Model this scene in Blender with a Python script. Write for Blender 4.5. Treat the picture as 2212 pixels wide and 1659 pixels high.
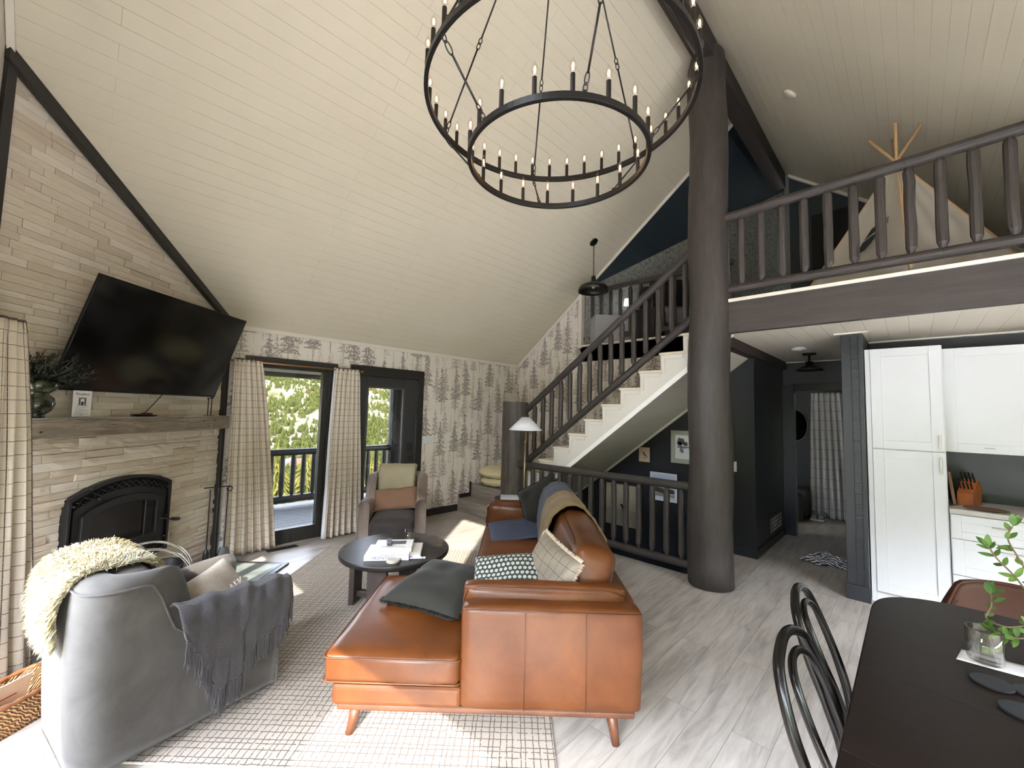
import bpy, bmesh, math, random
from math import sin, cos, pi, sqrt, atan2, radians
from mathutils import Vector, Matrix, noise
random.seed(7)
for o in list(bpy.data.objects): bpy.data.objects.remove(o, do_unlink=True)
scene = bpy.context.scene
COL = scene.collection
R = random.Random(11)

# ---------------- camera ----------------
F_PX, PITCH, ROLL, YAW = 891.39, .0672, .0253, .7708
fw = Vector((cos(YAW)*cos(PITCH), sin(YAW)*cos(PITCH), sin(PITCH)))
rt = Vector((sin(YAW), -cos(YAW), 0)); up = rt.cross(fw)
r2 = rt*cos(ROLL)+up*sin(ROLL); u2 = -rt*sin(ROLL)+up*cos(ROLL)
cam = bpy.data.cameras.new('camera'); camo = bpy.data.objects.new('camera', cam); COL.objects.link(camo)
cam.sensor_width = 36; cam.lens = F_PX/2212*36; cam.clip_start = .02; cam.clip_end = 5000
m = Matrix((r2, u2, -fw)).transposed().to_4x4(); m.translation = Vector((0, 0, 1.62))
camo.matrix_world = m
scene.camera = camo

# ---------------- world, sun, exposure ----------------
SUN_AZ, SUN_EL = radians(37.5), radians(35.1)      # direction the light travels to / height
w = bpy.data.worlds.new('sky'); scene.world = w; w.use_nodes = True
nt = w.node_tree; nt.nodes.clear()
sky = nt.nodes.new('ShaderNodeTexSky'); sky.sky_type = 'NISHITA'; sky.sun_disc = False
sky.sun_elevation = SUN_EL; sky.sun_rotation = radians(90)-(SUN_AZ+pi); sky.air_density = 1.0; sky.dust_density = 1.5; sky.ozone_density = 1.0; sky.altitude = 2000
bg = nt.nodes.new('ShaderNodeBackground'); bg.inputs[1].default_value = 2.5
wo = nt.nodes.new('ShaderNodeOutputWorld')
hs = nt.nodes.new('ShaderNodeHueSaturation'); hs.inputs['Saturation'].default_value = .38; nt.links.new(sky.outputs[0], hs.inputs['Color']); nt.links.new(hs.outputs[0], bg.inputs[0]); nt.links.new(bg.outputs[0], wo.inputs[0])
sun = bpy.data.lights.new('sun', 'SUN'); sun.energy = 3.9; sun.angle = radians(.6); sun.color = (1, .93, .82)
suno = bpy.data.objects.new('sun', sun); COL.objects.link(suno)
ld = Vector((cos(SUN_AZ)*cos(SUN_EL), sin(SUN_AZ)*cos(SUN_EL), -sin(SUN_EL)))
suno.rotation_euler = ld.to_track_quat('-Z', 'Y').to_euler(); suno.location = (-6, -5, 9)
def portal(name, c, ex, ey, sx, sy, nrm):
    l = bpy.data.lights.new(name, 'AREA'); l.shape = 'RECTANGLE'; l.size = sx; l.size_y = sy; l.cycles.is_portal = True
    o = bpy.data.objects.new(name, l); COL.objects.link(o)
    z = -Vector(nrm); x = Vector(ex); y = z.cross(x)
    mm = Matrix((x, y, z)).transposed().to_4x4(); mm.translation = Vector(c); o.matrix_world = mm
vs = scene.view_settings
vs.view_transform = 'Standard'; vs.look = 'None'; vs.gamma = 1; vs.use_curve_mapping = False; vs.exposure = 2.35
try: scene.display_settings.display_device = 'sRGB'
except Exception: pass
scene.cycles.max_bounces = 10; scene.cycles.diffuse_bounces = 6; scene.cycles.transparent_max_bounces = 24; scene.cycles.glossy_bounces = 4
scene.cycles.sample_clamp_indirect = 6

# ---------------- helpers ----------------
def lin(c):
    if isinstance(c, str): c = [int(c[i:i+2], 16)/255 for i in (0, 2, 4)]
    return tuple((v/12.92 if v <= .04045 else ((v+.055)/1.055)**2.4) for v in c[:3])+(1,)
class N:                                            # tiny node-graph helper
    def __init__(s, name):
        s.m = bpy.data.materials.new(name); s.m.use_nodes = True; s.t = s.m.node_tree
        s.b = s.t.nodes['Principled BSDF']; s.out = s.t.nodes['Material Output']
    def n(s, kind, **kw):
        nd = s.t.nodes.new('ShaderNode'+kind)
        for k, v in kw.items():
            if k.startswith('_'): setattr(nd, k[1:], v)
        return nd
    def L(s, a, b): s.t.links.new(a, b)
    def put(s, sock, v):
        if hasattr(v, 'links'): s.L(v, sock)
        elif isinstance(v, (tuple, list)) and len(v) == 3 and sock.type == 'RGBA': sock.default_value = tuple(v)+(1,)
        else: sock.default_value = v
    def math(s, op, a, b=0.0, c=None):
        nd = s.n('Math', _operation=op); s.put(nd.inputs[0], a); s.put(nd.inputs[1], b)
        if c is not None: s.put(nd.inputs[2], c)
        return nd.outputs[0]
    def mix(s, f, a, b):
        nd = s.n('Mix', _data_type='RGBA'); s.put(nd.inputs['Factor'], f); s.put(nd.inputs[6], a); s.put(nd.inputs[7], b); return nd.outputs[2]
    def coord(s, kind='Object', scale=(1, 1, 1), rot=(0, 0, 0), loc=(0, 0, 0)):
        tc = s.n('TexCoord'); mp = s.n('Mapping'); s.L(tc.outputs[kind], mp.inputs[0])
        mp.inputs['Scale'].default_value = scale; mp.inputs['Rotation'].default_value = rot; mp.inputs['Location'].default_value = loc
        return mp.outputs[0]
    def noise(s, v, scale=5, detail=3, rough=.5, dist=0, col=False):
        nd = s.n('TexNoise'); s.L(v, nd.inputs['Vector']); nd.inputs['Scale'].default_value = scale; nd.inputs['Detail'].default_value = detail
        nd.inputs['Roughness'].default_value = rough; nd.inputs['Distortion'].default_value = dist
        return nd.outputs['Color' if col else 'Fac']
    def ramp(s, f, stops):
        nd = s.n('ValToRGB'); s.L(f, nd.inputs[0]); cr = nd.color_ramp
        while len(cr.elements) < len(stops): cr.elements.new(.5)
        for e, (p, c) in zip(cr.elements, stops): e.position = p; e.color = c if len(c) == 4 else tuple(c)+(1,)
        return nd.outputs[0]
    def xyz(s, v):
        nd = s.n('SeparateXYZ'); s.L(v, nd.inputs[0]); return nd.outputs
    def comb(s, x, y, z=0.0):
        nd = s.n('CombineXYZ'); s.put(nd.inputs[0], x); s.put(nd.inputs[1], y); s.put(nd.inputs[2], z); return nd.outputs[0]
    def bump(s, h, strength=.3, dist=.01):
        nd = s.n('Bump'); s.L(h, nd.inputs['Height']); nd.inputs['Strength'].default_value = strength; nd.inputs['Distance'].default_value = dist
        s.L(nd.outputs[0], s.b.inputs['Normal'])
    def fin(s, col=None, rough=.5, metal=0, coat=0, sheen=0, spec=None):
        if col is not None: s.put(s.b.inputs['Base Color'], col)
        s.put(s.b.inputs['Roughness'], rough); s.b.inputs['Metallic'].default_value = metal
        s.b.inputs['Coat Weight'].default_value = coat; s.b.inputs['Sheen Weight'].default_value = sheen
        if spec is not None: s.b.inputs['Specular IOR Level'].default_value = spec
        return s.m
def plain(name, hexc, rough=.5, metal=0, coat=0, sheen=0, var=.06, nscale=8, bump=0, bscale=60, spec=None):
    g = N(name); c = lin(hexc); v = g.coord()
    f = g.noise(v, nscale, 4, .6)
    col = g.mix(f, tuple(x*(1-var*2) for x in c[:3]), tuple(min(1, x*(1+var*2)) for x in c[:3]))
    if bump: g.bump(g.noise(v, bscale, 3, .6), bump, .004)
    return g.fin(col, rough, metal, coat, sheen, spec)
MAT = {}
def board_mat(name, hexc, along, across, dark=.45, bw=2.6, bh=.106, rough=.55, var=.03, seamvis=1.0, nz=1):
    """painted tongue-and-groove boards from the UV map in metres"""
    g = N(name); uv = g.coord('UV', (1, 1, 1)); c = lin(hexc)[:3]
    br = g.n('TexBrick', _offset=.37, _offset_frequency=2, _squash=1.0); g.L(uv, br.inputs[0])
    br.inputs['Scale'].default_value = 1; br.inputs['Brick Width'].default_value = bw; br.inputs['Row Height'].default_value = bh
    br.inputs['Mortar Size'].default_value = .0022; br.inputs['Mortar Smooth'].default_value = .3; br.inputs['Bias'].default_value = 0
    br.inputs[1].default_value = tuple(x*(1-var) for x in c)+(1,); br.inputs[2].default_value = tuple(min(1, x*(1+var)) for x in c)+(1,)
    br.inputs[3].default_value = tuple(x*dark for x in c)+(1,)
    vis = g.ramp(g.noise(uv, 1.1, 2), [(.38, (0, 0, 0)), (.6, (1, 1, 1))])
    nf = g.noise(uv, 2.0, 4, .6)
    base = g.mix(nf, tuple(x*.95 for x in c), tuple(min(1, x*1.04) for x in c))
    bd = g.mix(.5, br.outputs[0], base)
    f = g.math('MULTIPLY', g.math('MULTIPLY', br.outputs[1], g.math('ADD', g.math('MULTIPLY', vis, .75), .25)), seamvis)
    col = g.mix(f, base, tuple(x*dark for x in c))
    nd = g.n('Bump'); nd.invert = True; nd.inputs['Strength'].default_value = .5; nd.inputs['Distance'].default_value = .006
    g.L(br.outputs[1], nd.inputs['Height']); g.L(nd.outputs[0], g.b.inputs['Normal'])
    return g.fin(col, rough)
def wood_mat(name, c1, c2, rough=.5, sc=(1, 14, 14), kind='Object', coat=0, bump=.2, ns=2.2):
    g = N(name); v = g.coord(kind, sc)
    f = g.noise(v, ns, 6, .65, .6); col = g.ramp(f, [(.3, lin(c1)), (.7, lin(c2))])
    g.bump(f, bump, .004)
    return g.fin(col, rough, 0, coat)
def check_uv(name, base, line, cell=.055, lw=.035, rough=.9, line2=None, jit=.0, bump=.15, sheen=0, base2=None, cellx=None):
    """woven window-pane check, UV in metres"""
    g = N(name); uv = g.coord('UV')
    if jit:
        nn = g.noise(uv, 9, 2, .5, 0, True); sub = g.n('VectorMath', _operation='MULTIPLY_ADD'); g.L(nn, sub.inputs[0]); sub.inputs[1].default_value = (jit,)*3; g.L(uv, sub.inputs[2]); uvj = sub.outputs[0]
    else: uvj = uv
    x, y, z = g.xyz(uvj)
    def ln(a, width, off=0.0, cl=None):
        t = g.math('FRACT', g.math('ADD', g.math('DIVIDE', a, cl or cell), off)); return g.math('LESS_THAN', t, width)
    lx, ly = ln(x, lw*cell/(cellx or cell), 0.0, cellx), ln(y, lw)
    br = g.noise(uv, 160, 2, .6)
    mask = g.math('MAXIMUM', lx, ly)
    mask = g.math('MULTIPLY', mask, g.math('ADD', g.math('MULTIPLY', g.math('GREATER_THAN', br, .42), .5), .5))
    b = lin(base)[:3]; b2 = lin(base2)[:3] if base2 else tuple(q*.9 for q in b)
    bc = g.mix(g.noise(uv, 60, 3), b2, b)
    col = g.mix(mask, bc, lin(line)[:3])
    g.bump(g.noise(uv, 400, 2), bump, .002)
    return g.fin(col, rough, 0, 0, sheen)
def glass_mat(name, tint=(1, 1, 1), refl=.08):
    g = N(name); tr = g.n('BsdfTransparent'); tr.inputs[0].default_value = tuple(tint)+(1,)
    gl = g.n('BsdfGlossy'); gl.inputs['Roughness'].default_value = .02
    lw = g.n('LayerWeight'); fr = g.math('MULTIPLY_ADD', g.math('POWER', lw.outputs['Facing'], 5.0), .9, refl*.4)
    mx = g.n('MixShader'); g.L(fr, mx.inputs[0]); g.L(tr.outputs[0], mx.inputs[1]); g.L(gl.outputs[0], mx.inputs[2]); g.L(mx.outputs[0], g.out.inputs[0])
    return g.m
def emit(name, col, st):
    g = N(name); g.b.inputs['Emission Color'].default_value = lin(col); g.b.inputs['Emission Strength'].default_value = st
    return g.fin(lin(col)[:3], .5)

class MB:
    """collects geometry; build() links it as ONE mesh object"""
    def __init__(s): s.v = []; s.f = []; s.uv = []
    def add(s, vs, fs, uvs=None):
        o = len(s.v); s.v += [tuple(p) for p in vs]
        for i, f in enumerate(fs):
            s.f.append([k+o for k in f]); s.uv.append(uvs[i] if uvs else [(0, 0)]*len(f))
        return s
    def box(s, c, d, rot=None, uvm=False):
        x, y, z = d[0]/2, d[1]/2, d[2]/2
        P = [Vector((a*x, b*y, e*z)) for a in (-1, 1) for b in (-1, 1) for e in (-1, 1)]
        if rot is not None: P = [rot @ p for p in P]
        P = [p+Vector(c) for p in P]
        F = [(0, 1, 3, 2), (4, 6, 7, 5), (0, 4, 5, 1), (2, 3, 7, 6), (0, 2, 6, 4), (1, 5, 7, 3)]
        return s.add(P, F)
    def b2(s, x0, x1, y0, y1, z0, z1): return s.box(((x0+x1)/2, (y0+y1)/2, (z0+z1)/2), (x1-x0, y1-y0, z1-z0))
    def tube(s, pts, rad, n=10, cap=True, closed=False, sq=False, jit=0, seed=0, flat=1.0):
        pts = [Vector(p) for p in pts]; k = len(pts); rr = rad if isinstance(rad, (list, tuple)) else [rad]*k
        T = []
        for i in range(k):
            a = pts[(i-1) % k] if (closed or i > 0) else pts[i]; b = pts[(i+1) % k] if (closed or i < k-1) else pts[i]
            t = (b-a); T.append(t.normalized() if t.length > 1e-9 else Vector((0, 0, 1)))
        ref = Vector((0, 0, 1)) if abs(T[0].z) < .9 else Vector((1, 0, 0))
        u = T[0].cross(ref).normalized(); rnd = random.Random(seed); J = [1+jit*(rnd.random()-.5)*2 for _ in range(n)]
        P = []
        for i in range(k):
            u = (u-T[i]*u.dot(T[i])).normalized(); v = T[i].cross(u)
            for j in range(n):
                a = 2*pi*j/n+(pi/4 if sq else 0)
                q = J[j]*(1+jit*.4*(rnd.random()-.5)*2) if jit else 1
                P.append(pts[i]+(u*cos(a)*flat+v*sin(a))*rr[i]*q)
        F = []; kk = k if closed else k-1
        for i in range(kk):
            for j in range(n):
                a = i*n+j; b = i*n+(j+1) % n; c = ((i+1) % k)*n+(j+1) % n; d = ((i+1) % k)*n+j
                F.append((a, b, c, d))
        if cap and not closed: F.append(tuple(range(n-1, -1, -1))); F.append(tuple((k-1)*n+j for j in range(n)))
        return s.add(P, F)
    def lathe(s, prof, c=(0, 0, 0), n=24, axis=None):
        P = []; F = []; c = Vector(c)
        for r, z in prof:
            for j in range(n):
                a = 2*pi*j/n; p = Vector((r*cos(a), r*sin(a), z)); P.append((axis @ p if axis is not None else p)+c)
        for i in range(len(prof)-1):
            for j in range(n): F.append((i*n+j, i*n+(j+1) % n, (i+1)*n+(j+1) % n, (i+1)*n+j))
        return s.add(P, F)
    def disc(s, c, r, n=24, axis=None):
        P = [(axis @ Vector((r*cos(2*pi*j/n), r*sin(2*pi*j/n), 0)) if axis is not None else Vector((r*cos(2*pi*j/n), r*sin(2*pi*j/n), 0)))+Vector(c) for j in range(n)]
        return s.add(P, [tuple(range(n))])
    def prism(s, poly, ext, uvf=None):
        """polygon of 3D points extruded by vector ext"""
        n = len(poly); A = [Vector(p) for p in poly]; e = Vector(ext); B = [p+e for p in A]
        F = [tuple(range(n)), tuple(range(2*n-1, n-1, -1))]+[(i, i+n, (i+1) % n+n, (i+1) % n) for i in range(n)]
        P = A+B; uvs = [[uvf(P[k]) for k in f] for f in F] if uvf else None
        return s.add(P, F, uvs)
    def grid(s, fn, nu, nv, uvf=None, wu=False, wv=False):
        P = []; UV = []
        for i in range(nu+(0 if wu else 1)):
            for j in range(nv+(0 if wv else 1)):
                P.append(fn(i/nu, j/nv)); UV.append(uvf(i/nu, j/nv) if uvf else (i/nu, j/nv))
        F = []; U = []; w_ = nv+(0 if wv else 1); h_ = nu+(0 if wu else 1)
        for i in range(nu):
            for j in range(nv):
                q = (i*w_+j, ((i+1) % h_)*w_+j, ((i+1) % h_)*w_+(j+1) % w_, i*w_+(j+1) % w_)
                F.append(q); U.append([UV[k] for k in q])
        return s.add(P, F, U)
    def rbox(s, c, d, r=.04, n=8, puff=(0, 0, 0), rot=None, wr=0, wsc=5, seed=0):
        """soft box: rounded edges, bulging faces, small wrinkles"""
        hx = [q/2 for q in d]; c = Vector(c); vid = {}; P = []; F = []
        def V(i, j, k):
            key = (i, j, k)
            if key in vid: return vid[key]
            u = [2*q/n-1 for q in key]
            u = [max(-1, min(1, (sin(q*pi/2)*.5+q*.5))) for q in u]
            p = Vector([u[a]*hx[a] for a in range(3)])
            inner = Vector([max(-hx[a]+r, min(hx[a]-r, p[a])) if hx[a] > r else 0 for a in range(3)])
            dd = p-inner
            p = inner+dd.normalized()*r if dd.length > 1e-9 else p
            for a in range(3):
                o = [b for b in range(3) if b != a]
                p[a] += (1 if u[a] > 0 else -1)*abs(u[a])*puff[a]*max(0, 1-u[o[0]]**2)*max(0, 1-u[o[1]]**2)
            if wr:
                q = noise.noise(Vector((p.x*wsc+seed*3.1, p.y*wsc, p.z*wsc*1.5))); p += (p.normalized() if p.length else Vector((0, 0, 1)))*q*wr
            if rot is not None: p = rot @ p
            vid[key] = len(P); P.append(p+c); return vid[key]
        for a in range(n):
            for b in range(n):
                F += [(V(a, b, 0), V(a, b+1, 0), V(a+1, b+1, 0), V(a+1, b, 0)), (V(a, b, n), V(a+1, b, n), V(a+1, b+1, n), V(a, b+1, n)),
                      (V(a, 0, b), V(a+1, 0, b), V(a+1, 0, b+1), V(a, 0, b+1)), (V(a, n, b), V(a, n, b+1), V(a+1, n, b+1), V(a+1, n, b)),
                      (V(0, a, b), V(0, a, b+1), V(0, a+1, b+1), V(0, a+1, b)), (V(n, a, b), V(n, a+1, b), V(n, a+1, b+1), V(n, a, b+1))]
        return s.add(P, F)
    def build(s, name, mat, parent=None, smooth=False, bevel=0, seg=2, sub=0, solid=0, weld=False):
        me = bpy.data.meshes.new(name); me.from_pydata(s.v, [], s.f)
        ul = me.uv_layers.new(name='UVMap'); li = 0
        flat = [c for f in s.uv for u in f for c in (float(u[0]), float(u[1]))]
        ul.data.foreach_set('uv', flat)
        me.materials.append(mat)
        if weld:
            bm = bmesh.new(); bm.from_mesh(me); bmesh.ops.remove_doubles(bm, verts=bm.verts, dist=.0004); bm.to_mesh(me); bm.free()
        if smooth: me.polygons.foreach_set('use_smooth', [True]*len(me.polygons))
        me.update(); o = bpy.data.objects.new(name, me); COL.objects.link(o)
        if parent is not None: o.parent = parent
        if solid: md = o.modifiers.new('solid', 'SOLIDIFY'); md.thickness = solid; md.offset = 0
        if sub: md = o.modifiers.new('sub', 'SUBSURF'); md.levels = sub; md.render_levels = sub
        if bevel: md = o.modifiers.new('bevel', 'BEVEL'); md.width = bevel; md.segments = seg; md.limit_method = 'ANGLE'; md.angle_limit = radians(40)
        return o
def tag(o, label=None, cat=None, group=None, kind=None):
    if label: o['label'] = label
    if cat: o['category'] = cat
    if group: o['group'] = group
    if kind: o['kind'] = kind
    return o
def thing(name, label, cat, loc=(0, 0, 0), rz=0, group=None):
    o = bpy.data.objects.new(name, None); COL.objects.link(o); o.location = loc; o.rotation_euler = (0, 0, rz); o.empty_display_size = .1
    return tag(o, label, cat, group)
def struct(o): o['kind'] = 'structure'; return o
KIDS = {}
def copy_tree(o, parent=None):
    c = o.copy(); COL.objects.link(c); c.parent = parent
    for ch in [x for x in bpy.data.objects if x.parent == o and x != c]: copy_tree(ch, c)
    return c
def RZ(a): return Matrix.Rotation(a, 3, 'Z')
def RX(a): return Matrix.Rotation(a, 3, 'X')
def RY(a): return Matrix.Rotation(a, 3, 'Y')
def lerp(a, b, t): return a+(b-a)*t
def text_obj(body, size, mat, parent, mw, name='lettering', ext=.0006, align='CENTER', sx=1):
    cu = bpy.data.curves.new(name, 'FONT'); cu.body = body; cu.size = size; cu.extrude = ext; cu.align_x = align; cu.align_y = 'CENTER'; cu.resolution_u = 3
    to = bpy.data.objects.new(name+'_c', cu); COL.objects.link(to)
    dg = bpy.context.evaluated_depsgraph_get(); me = bpy.data.meshes.new_from_object(to.evaluated_get(dg))
    bpy.data.objects.remove(to, do_unlink=True)
    me.transform(Matrix.Scale(sx, 4, Vector((1, 0, 0)))); me.transform(mw); me.materials.clear(); me.materials.append(mat)
    o = bpy.data.objects.new(name, me); COL.objects.link(o); o.parent = parent; return o

# ---------------- materials ----------------
def wallpaper():
    g = N('forest_wallpaper'); uv = g.coord('UV'); x, y, z = g.xyz(uv)
    base = g.mix(g.noise(uv, 3.2, 4, .6), lin('d2cac0')[:3], lin('e5dfd6')[:3])
    fine = g.noise(uv, 42, 3, .7); wob = g.noise(uv, 14, 3, .6)
    col = base
    for k, (cw, ch, seed, tone, amp, dens) in enumerate([(.15, .50, 3.3, 'c2bab2', 1.1, .49), (.19, .66, 7.1, 'a39b94', 1.2, .47), (.25, .84, 1.7, '857d78', 1.3, .46)]):
        xu = g.math('DIVIDE', g.math('ADD', x, seed), cw)
        ci = g.math('FLOOR', xu)
        wn = g.n('TexWhiteNoise', _noise_dimensions='1D'); g.L(g.math('ADD', ci, seed), wn.inputs['W'])
        h1 = wn.outputs['Value']; hx = g.xyz(wn.outputs['Color'])
        lx = g.math('ADD', g.math('SUBTRACT', g.math('FRACT', xu), .5), g.math('MULTIPLY', g.math('SUBTRACT', hx[1], .5), .3))
        ly = g.math('FRACT', g.math('ADD', g.math('DIVIDE', y, ch), h1))
        t = g.math('DIVIDE', g.math('SUBTRACT', ly, .28), .66)                      # 0..1 up the crown
        tier = g.math('FRACT', g.math('ADD', g.math('MULTIPLY', ly, 11), g.math('MULTIPLY', hx[2], 3)))
        half = g.math('MULTIPLY', g.math('MULTIPLY', g.math('SUBTRACT', 1.0, t), .40*amp), g.math('SUBTRACT', 1.15, g.math('MULTIPLY', tier, .75)))
        ax = g.math('ABSOLUTE', lx)
        edge = g.math('ADD', ax, g.math('MULTIPLY', g.math('SUBTRACT', wob, .5), .55))
        fol = g.math('MULTIPLY', g.math('LESS_THAN', edge, half), g.math('MULTIPLY', g.math('GREATER_THAN', t, 0), g.math('LESS_THAN', t, 1)))
        fol = g.math('MULTIPLY', fol, g.math('GREATER_THAN', fine, dens))
        trunk = g.math('MULTIPLY', g.math('LESS_THAN', ax, .022), g.math('MULTIPLY', g.math('LESS_THAN', t, .93), g.math('GREATER_THAN', ly, .04)))
        msk = g.math('MAXIMUM', fol, g.math('MULTIPLY', trunk, .8))
        col = g.mix(g.math('MULTIPLY', msk, .88), col, lin(tone)[:3])
    return g.fin(col, .85)
M_WALLP = wallpaper()
def loftpaper():
    g = N('grey_loft_wallpaper'); uv = g.coord('UV')
    col = g.ramp(g.noise(uv, 20, 5, .7, .3), [(.35, lin('5d605d')), (.5, lin('7f8079')), (.7, lin('8f8e86'))]); return g.fin(col, .9)
M_LOFTP = loftpaper()
M_CEIL = board_mat('cream_ceiling_boards', 'cdc5b2', 0, 0, .5, 2.6, .106, seamvis=.55)
M_CEILG = board_mat('cream_lower_ceiling_boards', 'd2cabb', 0, 0, .5, 2.2, .14, seamvis=.8)
M_BLUE = board_mat('dark_teal_boards', '26313a', 0, 0, .5, 2.6, .106)
M_SOFF = board_mat('grey_stair_soffit_boards', 'c4beb2', 0, 0, .6, 1.6, .19)
def floor_mat():
    g = N('greige_plank_floor'); v = g.coord('Object')
    br = g.n('TexBrick', _offset=.41); g.L(v, br.inputs[0]); br.inputs['Scale'].default_value = 1
    br.inputs['Brick Width'].default_value = 1.22; br.inputs['Row Height'].default_value = .18; br.inputs['Mortar Size'].default_value = .0012; br.inputs['Bias'].default_value = 0
    br.inputs[1].default_value = (0, 0, 0, 1); br.inputs[2].default_value = (1, 1, 1, 1); br.inputs[3].default_value = (.5, .5, .5, 1)
    x, y, z = g.xyz(v); bw = g.xyz(br.outputs[0])[0]
    st = g.comb(g.math('MULTIPLY', x, 1.6), g.math('MULTIPLY', y, 13), g.math('MULTIPLY', bw, 9))
    f1 = g.noise(st, 1.5, 6, .62, .7); f2 = g.noise(g.comb(g.math('MULTIPLY', x, .8), g.math('MULTIPLY', y, 3), bw), 2, 3)
    f = g.math('ADD', g.math('MULTIPLY', f1, .65), g.math('MULTIPLY', f2, .35))
    col = g.ramp(f, [(.32, lin('817a73')), (.5, lin('a39c93')), (.7, lin('bcb5ab'))])
    col = g.mix(g.math('MULTIPLY', g.math('SUBTRACT', bw, .5), .35), col, lin('8a827a')[:3])
    col = g.mix(g.math('MULTIPLY', br.outputs[1], .75), col, lin('4c4743')[:3])
    g.bump(f1, .08, .003)
    return g.fin(col, .42)
M_FLOOR = floor_mat()
M_BLACK = plain('black_trim_paint', '2a2827', .42, var=.03)
M_CHAR = plain('charcoal_wall_paint', '23252b', .38, var=.03)
M_CHARB = board_mat('charcoal_panel_wall', '25272d', 0, 0, .6, 3.0, .3, rough=.35)
M_WHITE = plain('white_trim_paint', 'd8d2c6', .45, var=.02)
M_WHITEC = plain('white_cabinet_paint', 'd3d5d8', .38, var=.01)
M_STAIRW = plain('white_stair_paint', 'd6d2c9', .5, var=.02)
M_TREAD = plain('cream_stair_tread', 'd8ccb8', .5, var=.03)
def log_mat(name, a, b, sc=(9, 9, 1.6)):
    g = N(name); v = g.coord('Object', sc); f = g.noise(v, 2.4, 6, .7, .5)
    crack = g.noise(g.coord('Object', (22, 22, 1.0)), 1.6, 3, .6, .3)
    col = g.ramp(f, [(.3, lin(a)), (.7, lin(b))]); col = g.mix(g.ramp(crack, [(.68, (0, 0, 0)), (.71, (1, 1, 1))]), col, lin('1c1917')[:3])
    g.bump(f, .45, .01); return g.fin(col, .55)
M_LOG = log_mat('dark_taupe_log_paint', '302b28', '423c38')
M_LOGH = log_mat('dark_taupe_log_rail_paint', '2f2a28', '403a37', (9, 1.6, 9))
def stone_mat():
    g = N('ledger_stone'); v = g.coord('Object'); geo = g.n('NewGeometry')
    r = geo.outputs['Random Per Island']
    c1 = g.ramp(r, [(0, lin('cfc1ae')), (.3, lin('dbcebc')), (.65, lin('e4d9c9')), (1, lin('ece4d7'))])
    x, y, z = g.xyz(v); st = g.comb(g.math('ADD', x, y), g.math('MULTIPLY', z, 6), g.math('MULTIPLY', r, 20))
    f = g.noise(st, 5, 5, .65, .4); col = g.mix(g.math('MULTIPLY', f, .45), c1, lin('b5a692')[:3])
    g.bump(g.noise(st, 14, 5, .7), .7, .012); return g.fin(col, .9)
M_STONE = stone_mat()
M_GLASS = glass_mat('clear_glass'); M_TINT = glass_mat('view_dimming_glass', (.58, .58, .58))  # second glass: tint added to dim the bright outdoor view
M_DECK = wood_mat('blue_grey_deck_boards', '33373d', '565b63', .7, (1, 12, 1))
M_FRAMEW = wood_mat('dark_stained_window_frame', '1f1d1b', '33302c', .5, (8, 8, 1.2))

# ---------------- room shell ----------------
K0, K1 = -.792, 6.732                     # left roof plane  z = K0*y + K1
RY0 = 1.43; RZ0 = K0*RY0+K1               # ridge
def zl(y): return K0*y+K1
def zr(y): return .792*(y-1.31)+5.473
cs = sqrt(1+.792**2)
b = MB(); b.prism([(-1.2, 5.9, zl(5.9)), (5.66, 5.9, zl(5.9)), (5.66, RY0, RZ0), (-1.2, RY0, RZ0)], (0, 0, .25), lambda p: (p.x, p.y*cs)); struct(b.build('ceiling', M_CEIL))
b = MB(); b.prism([(5.66, 5.9, zl(5.9)), (9.2, 5.9, zl(5.9)), (9.2, RY0, RZ0), (5.66, RY0, RZ0)], (0, 0, .25), lambda p: (p.x, p.y*cs)); struct(b.build('ceiling_loft_room', M_BLUE))
b = MB(); b.prism([(-1.2, RY0, zr(RY0)), (9.2, RY0, zr(RY0)), (9.2, -3, zr(-3)), (-1.2, -3, zr(-3))], (0, 0, .25), lambda p: (p.x, p.y*cs)); struct(b.build('ceiling_right', M_CEIL))
# floors
def slab(name, x0, x1, y0, y1, z1, t, mat, kind=True):
    b = MB(); b.b2(x0, x1, y0, y1, z1-t, z1); o = b.build(name, mat)
    if kind: struct(o)
    return o
slab('floor', -.62, 4.41, -2.7, 5.5, 0, .3, M_FLOOR)
slab('floor_hall', 4.41, 9.2, -2.7, 1.50, 0, .3, M_FLOOR)
slab('floor_landing', 4.41, 5.7, 4.0, 5.5, -.001, .3, M_FLOOR)
slab('floor_stairwell', 4.3, 6.2, -1.0, 4.6, -2.5, .1, plain('dark_basement_carpet', '191b22', .95))
# back wall with window and door openings (plane y = 5.36)
def uvxz(p): return (p.x, p.z)
def uvyz(p): return (p.y, p.z)
b = MB()
for x0, x1, z0, z1 in [(-1.0, 1.30, 0, 2.75), (2.16, 2.50, 0, 2.75), (3.49, 6.0, 0, 2.75), (1.30, 2.16, 2.12, 2.75), (2.50, 3.49, 2.12, 2.75)]:
    b.prism([(x0, 5.36, z0), (x1, 5.36, z0), (x1, 5.36, z1), (x0, 5.36, z1)], (0, .18, 0), uvxz)
struct(b.build('wall_back', M_WALLP))
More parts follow.
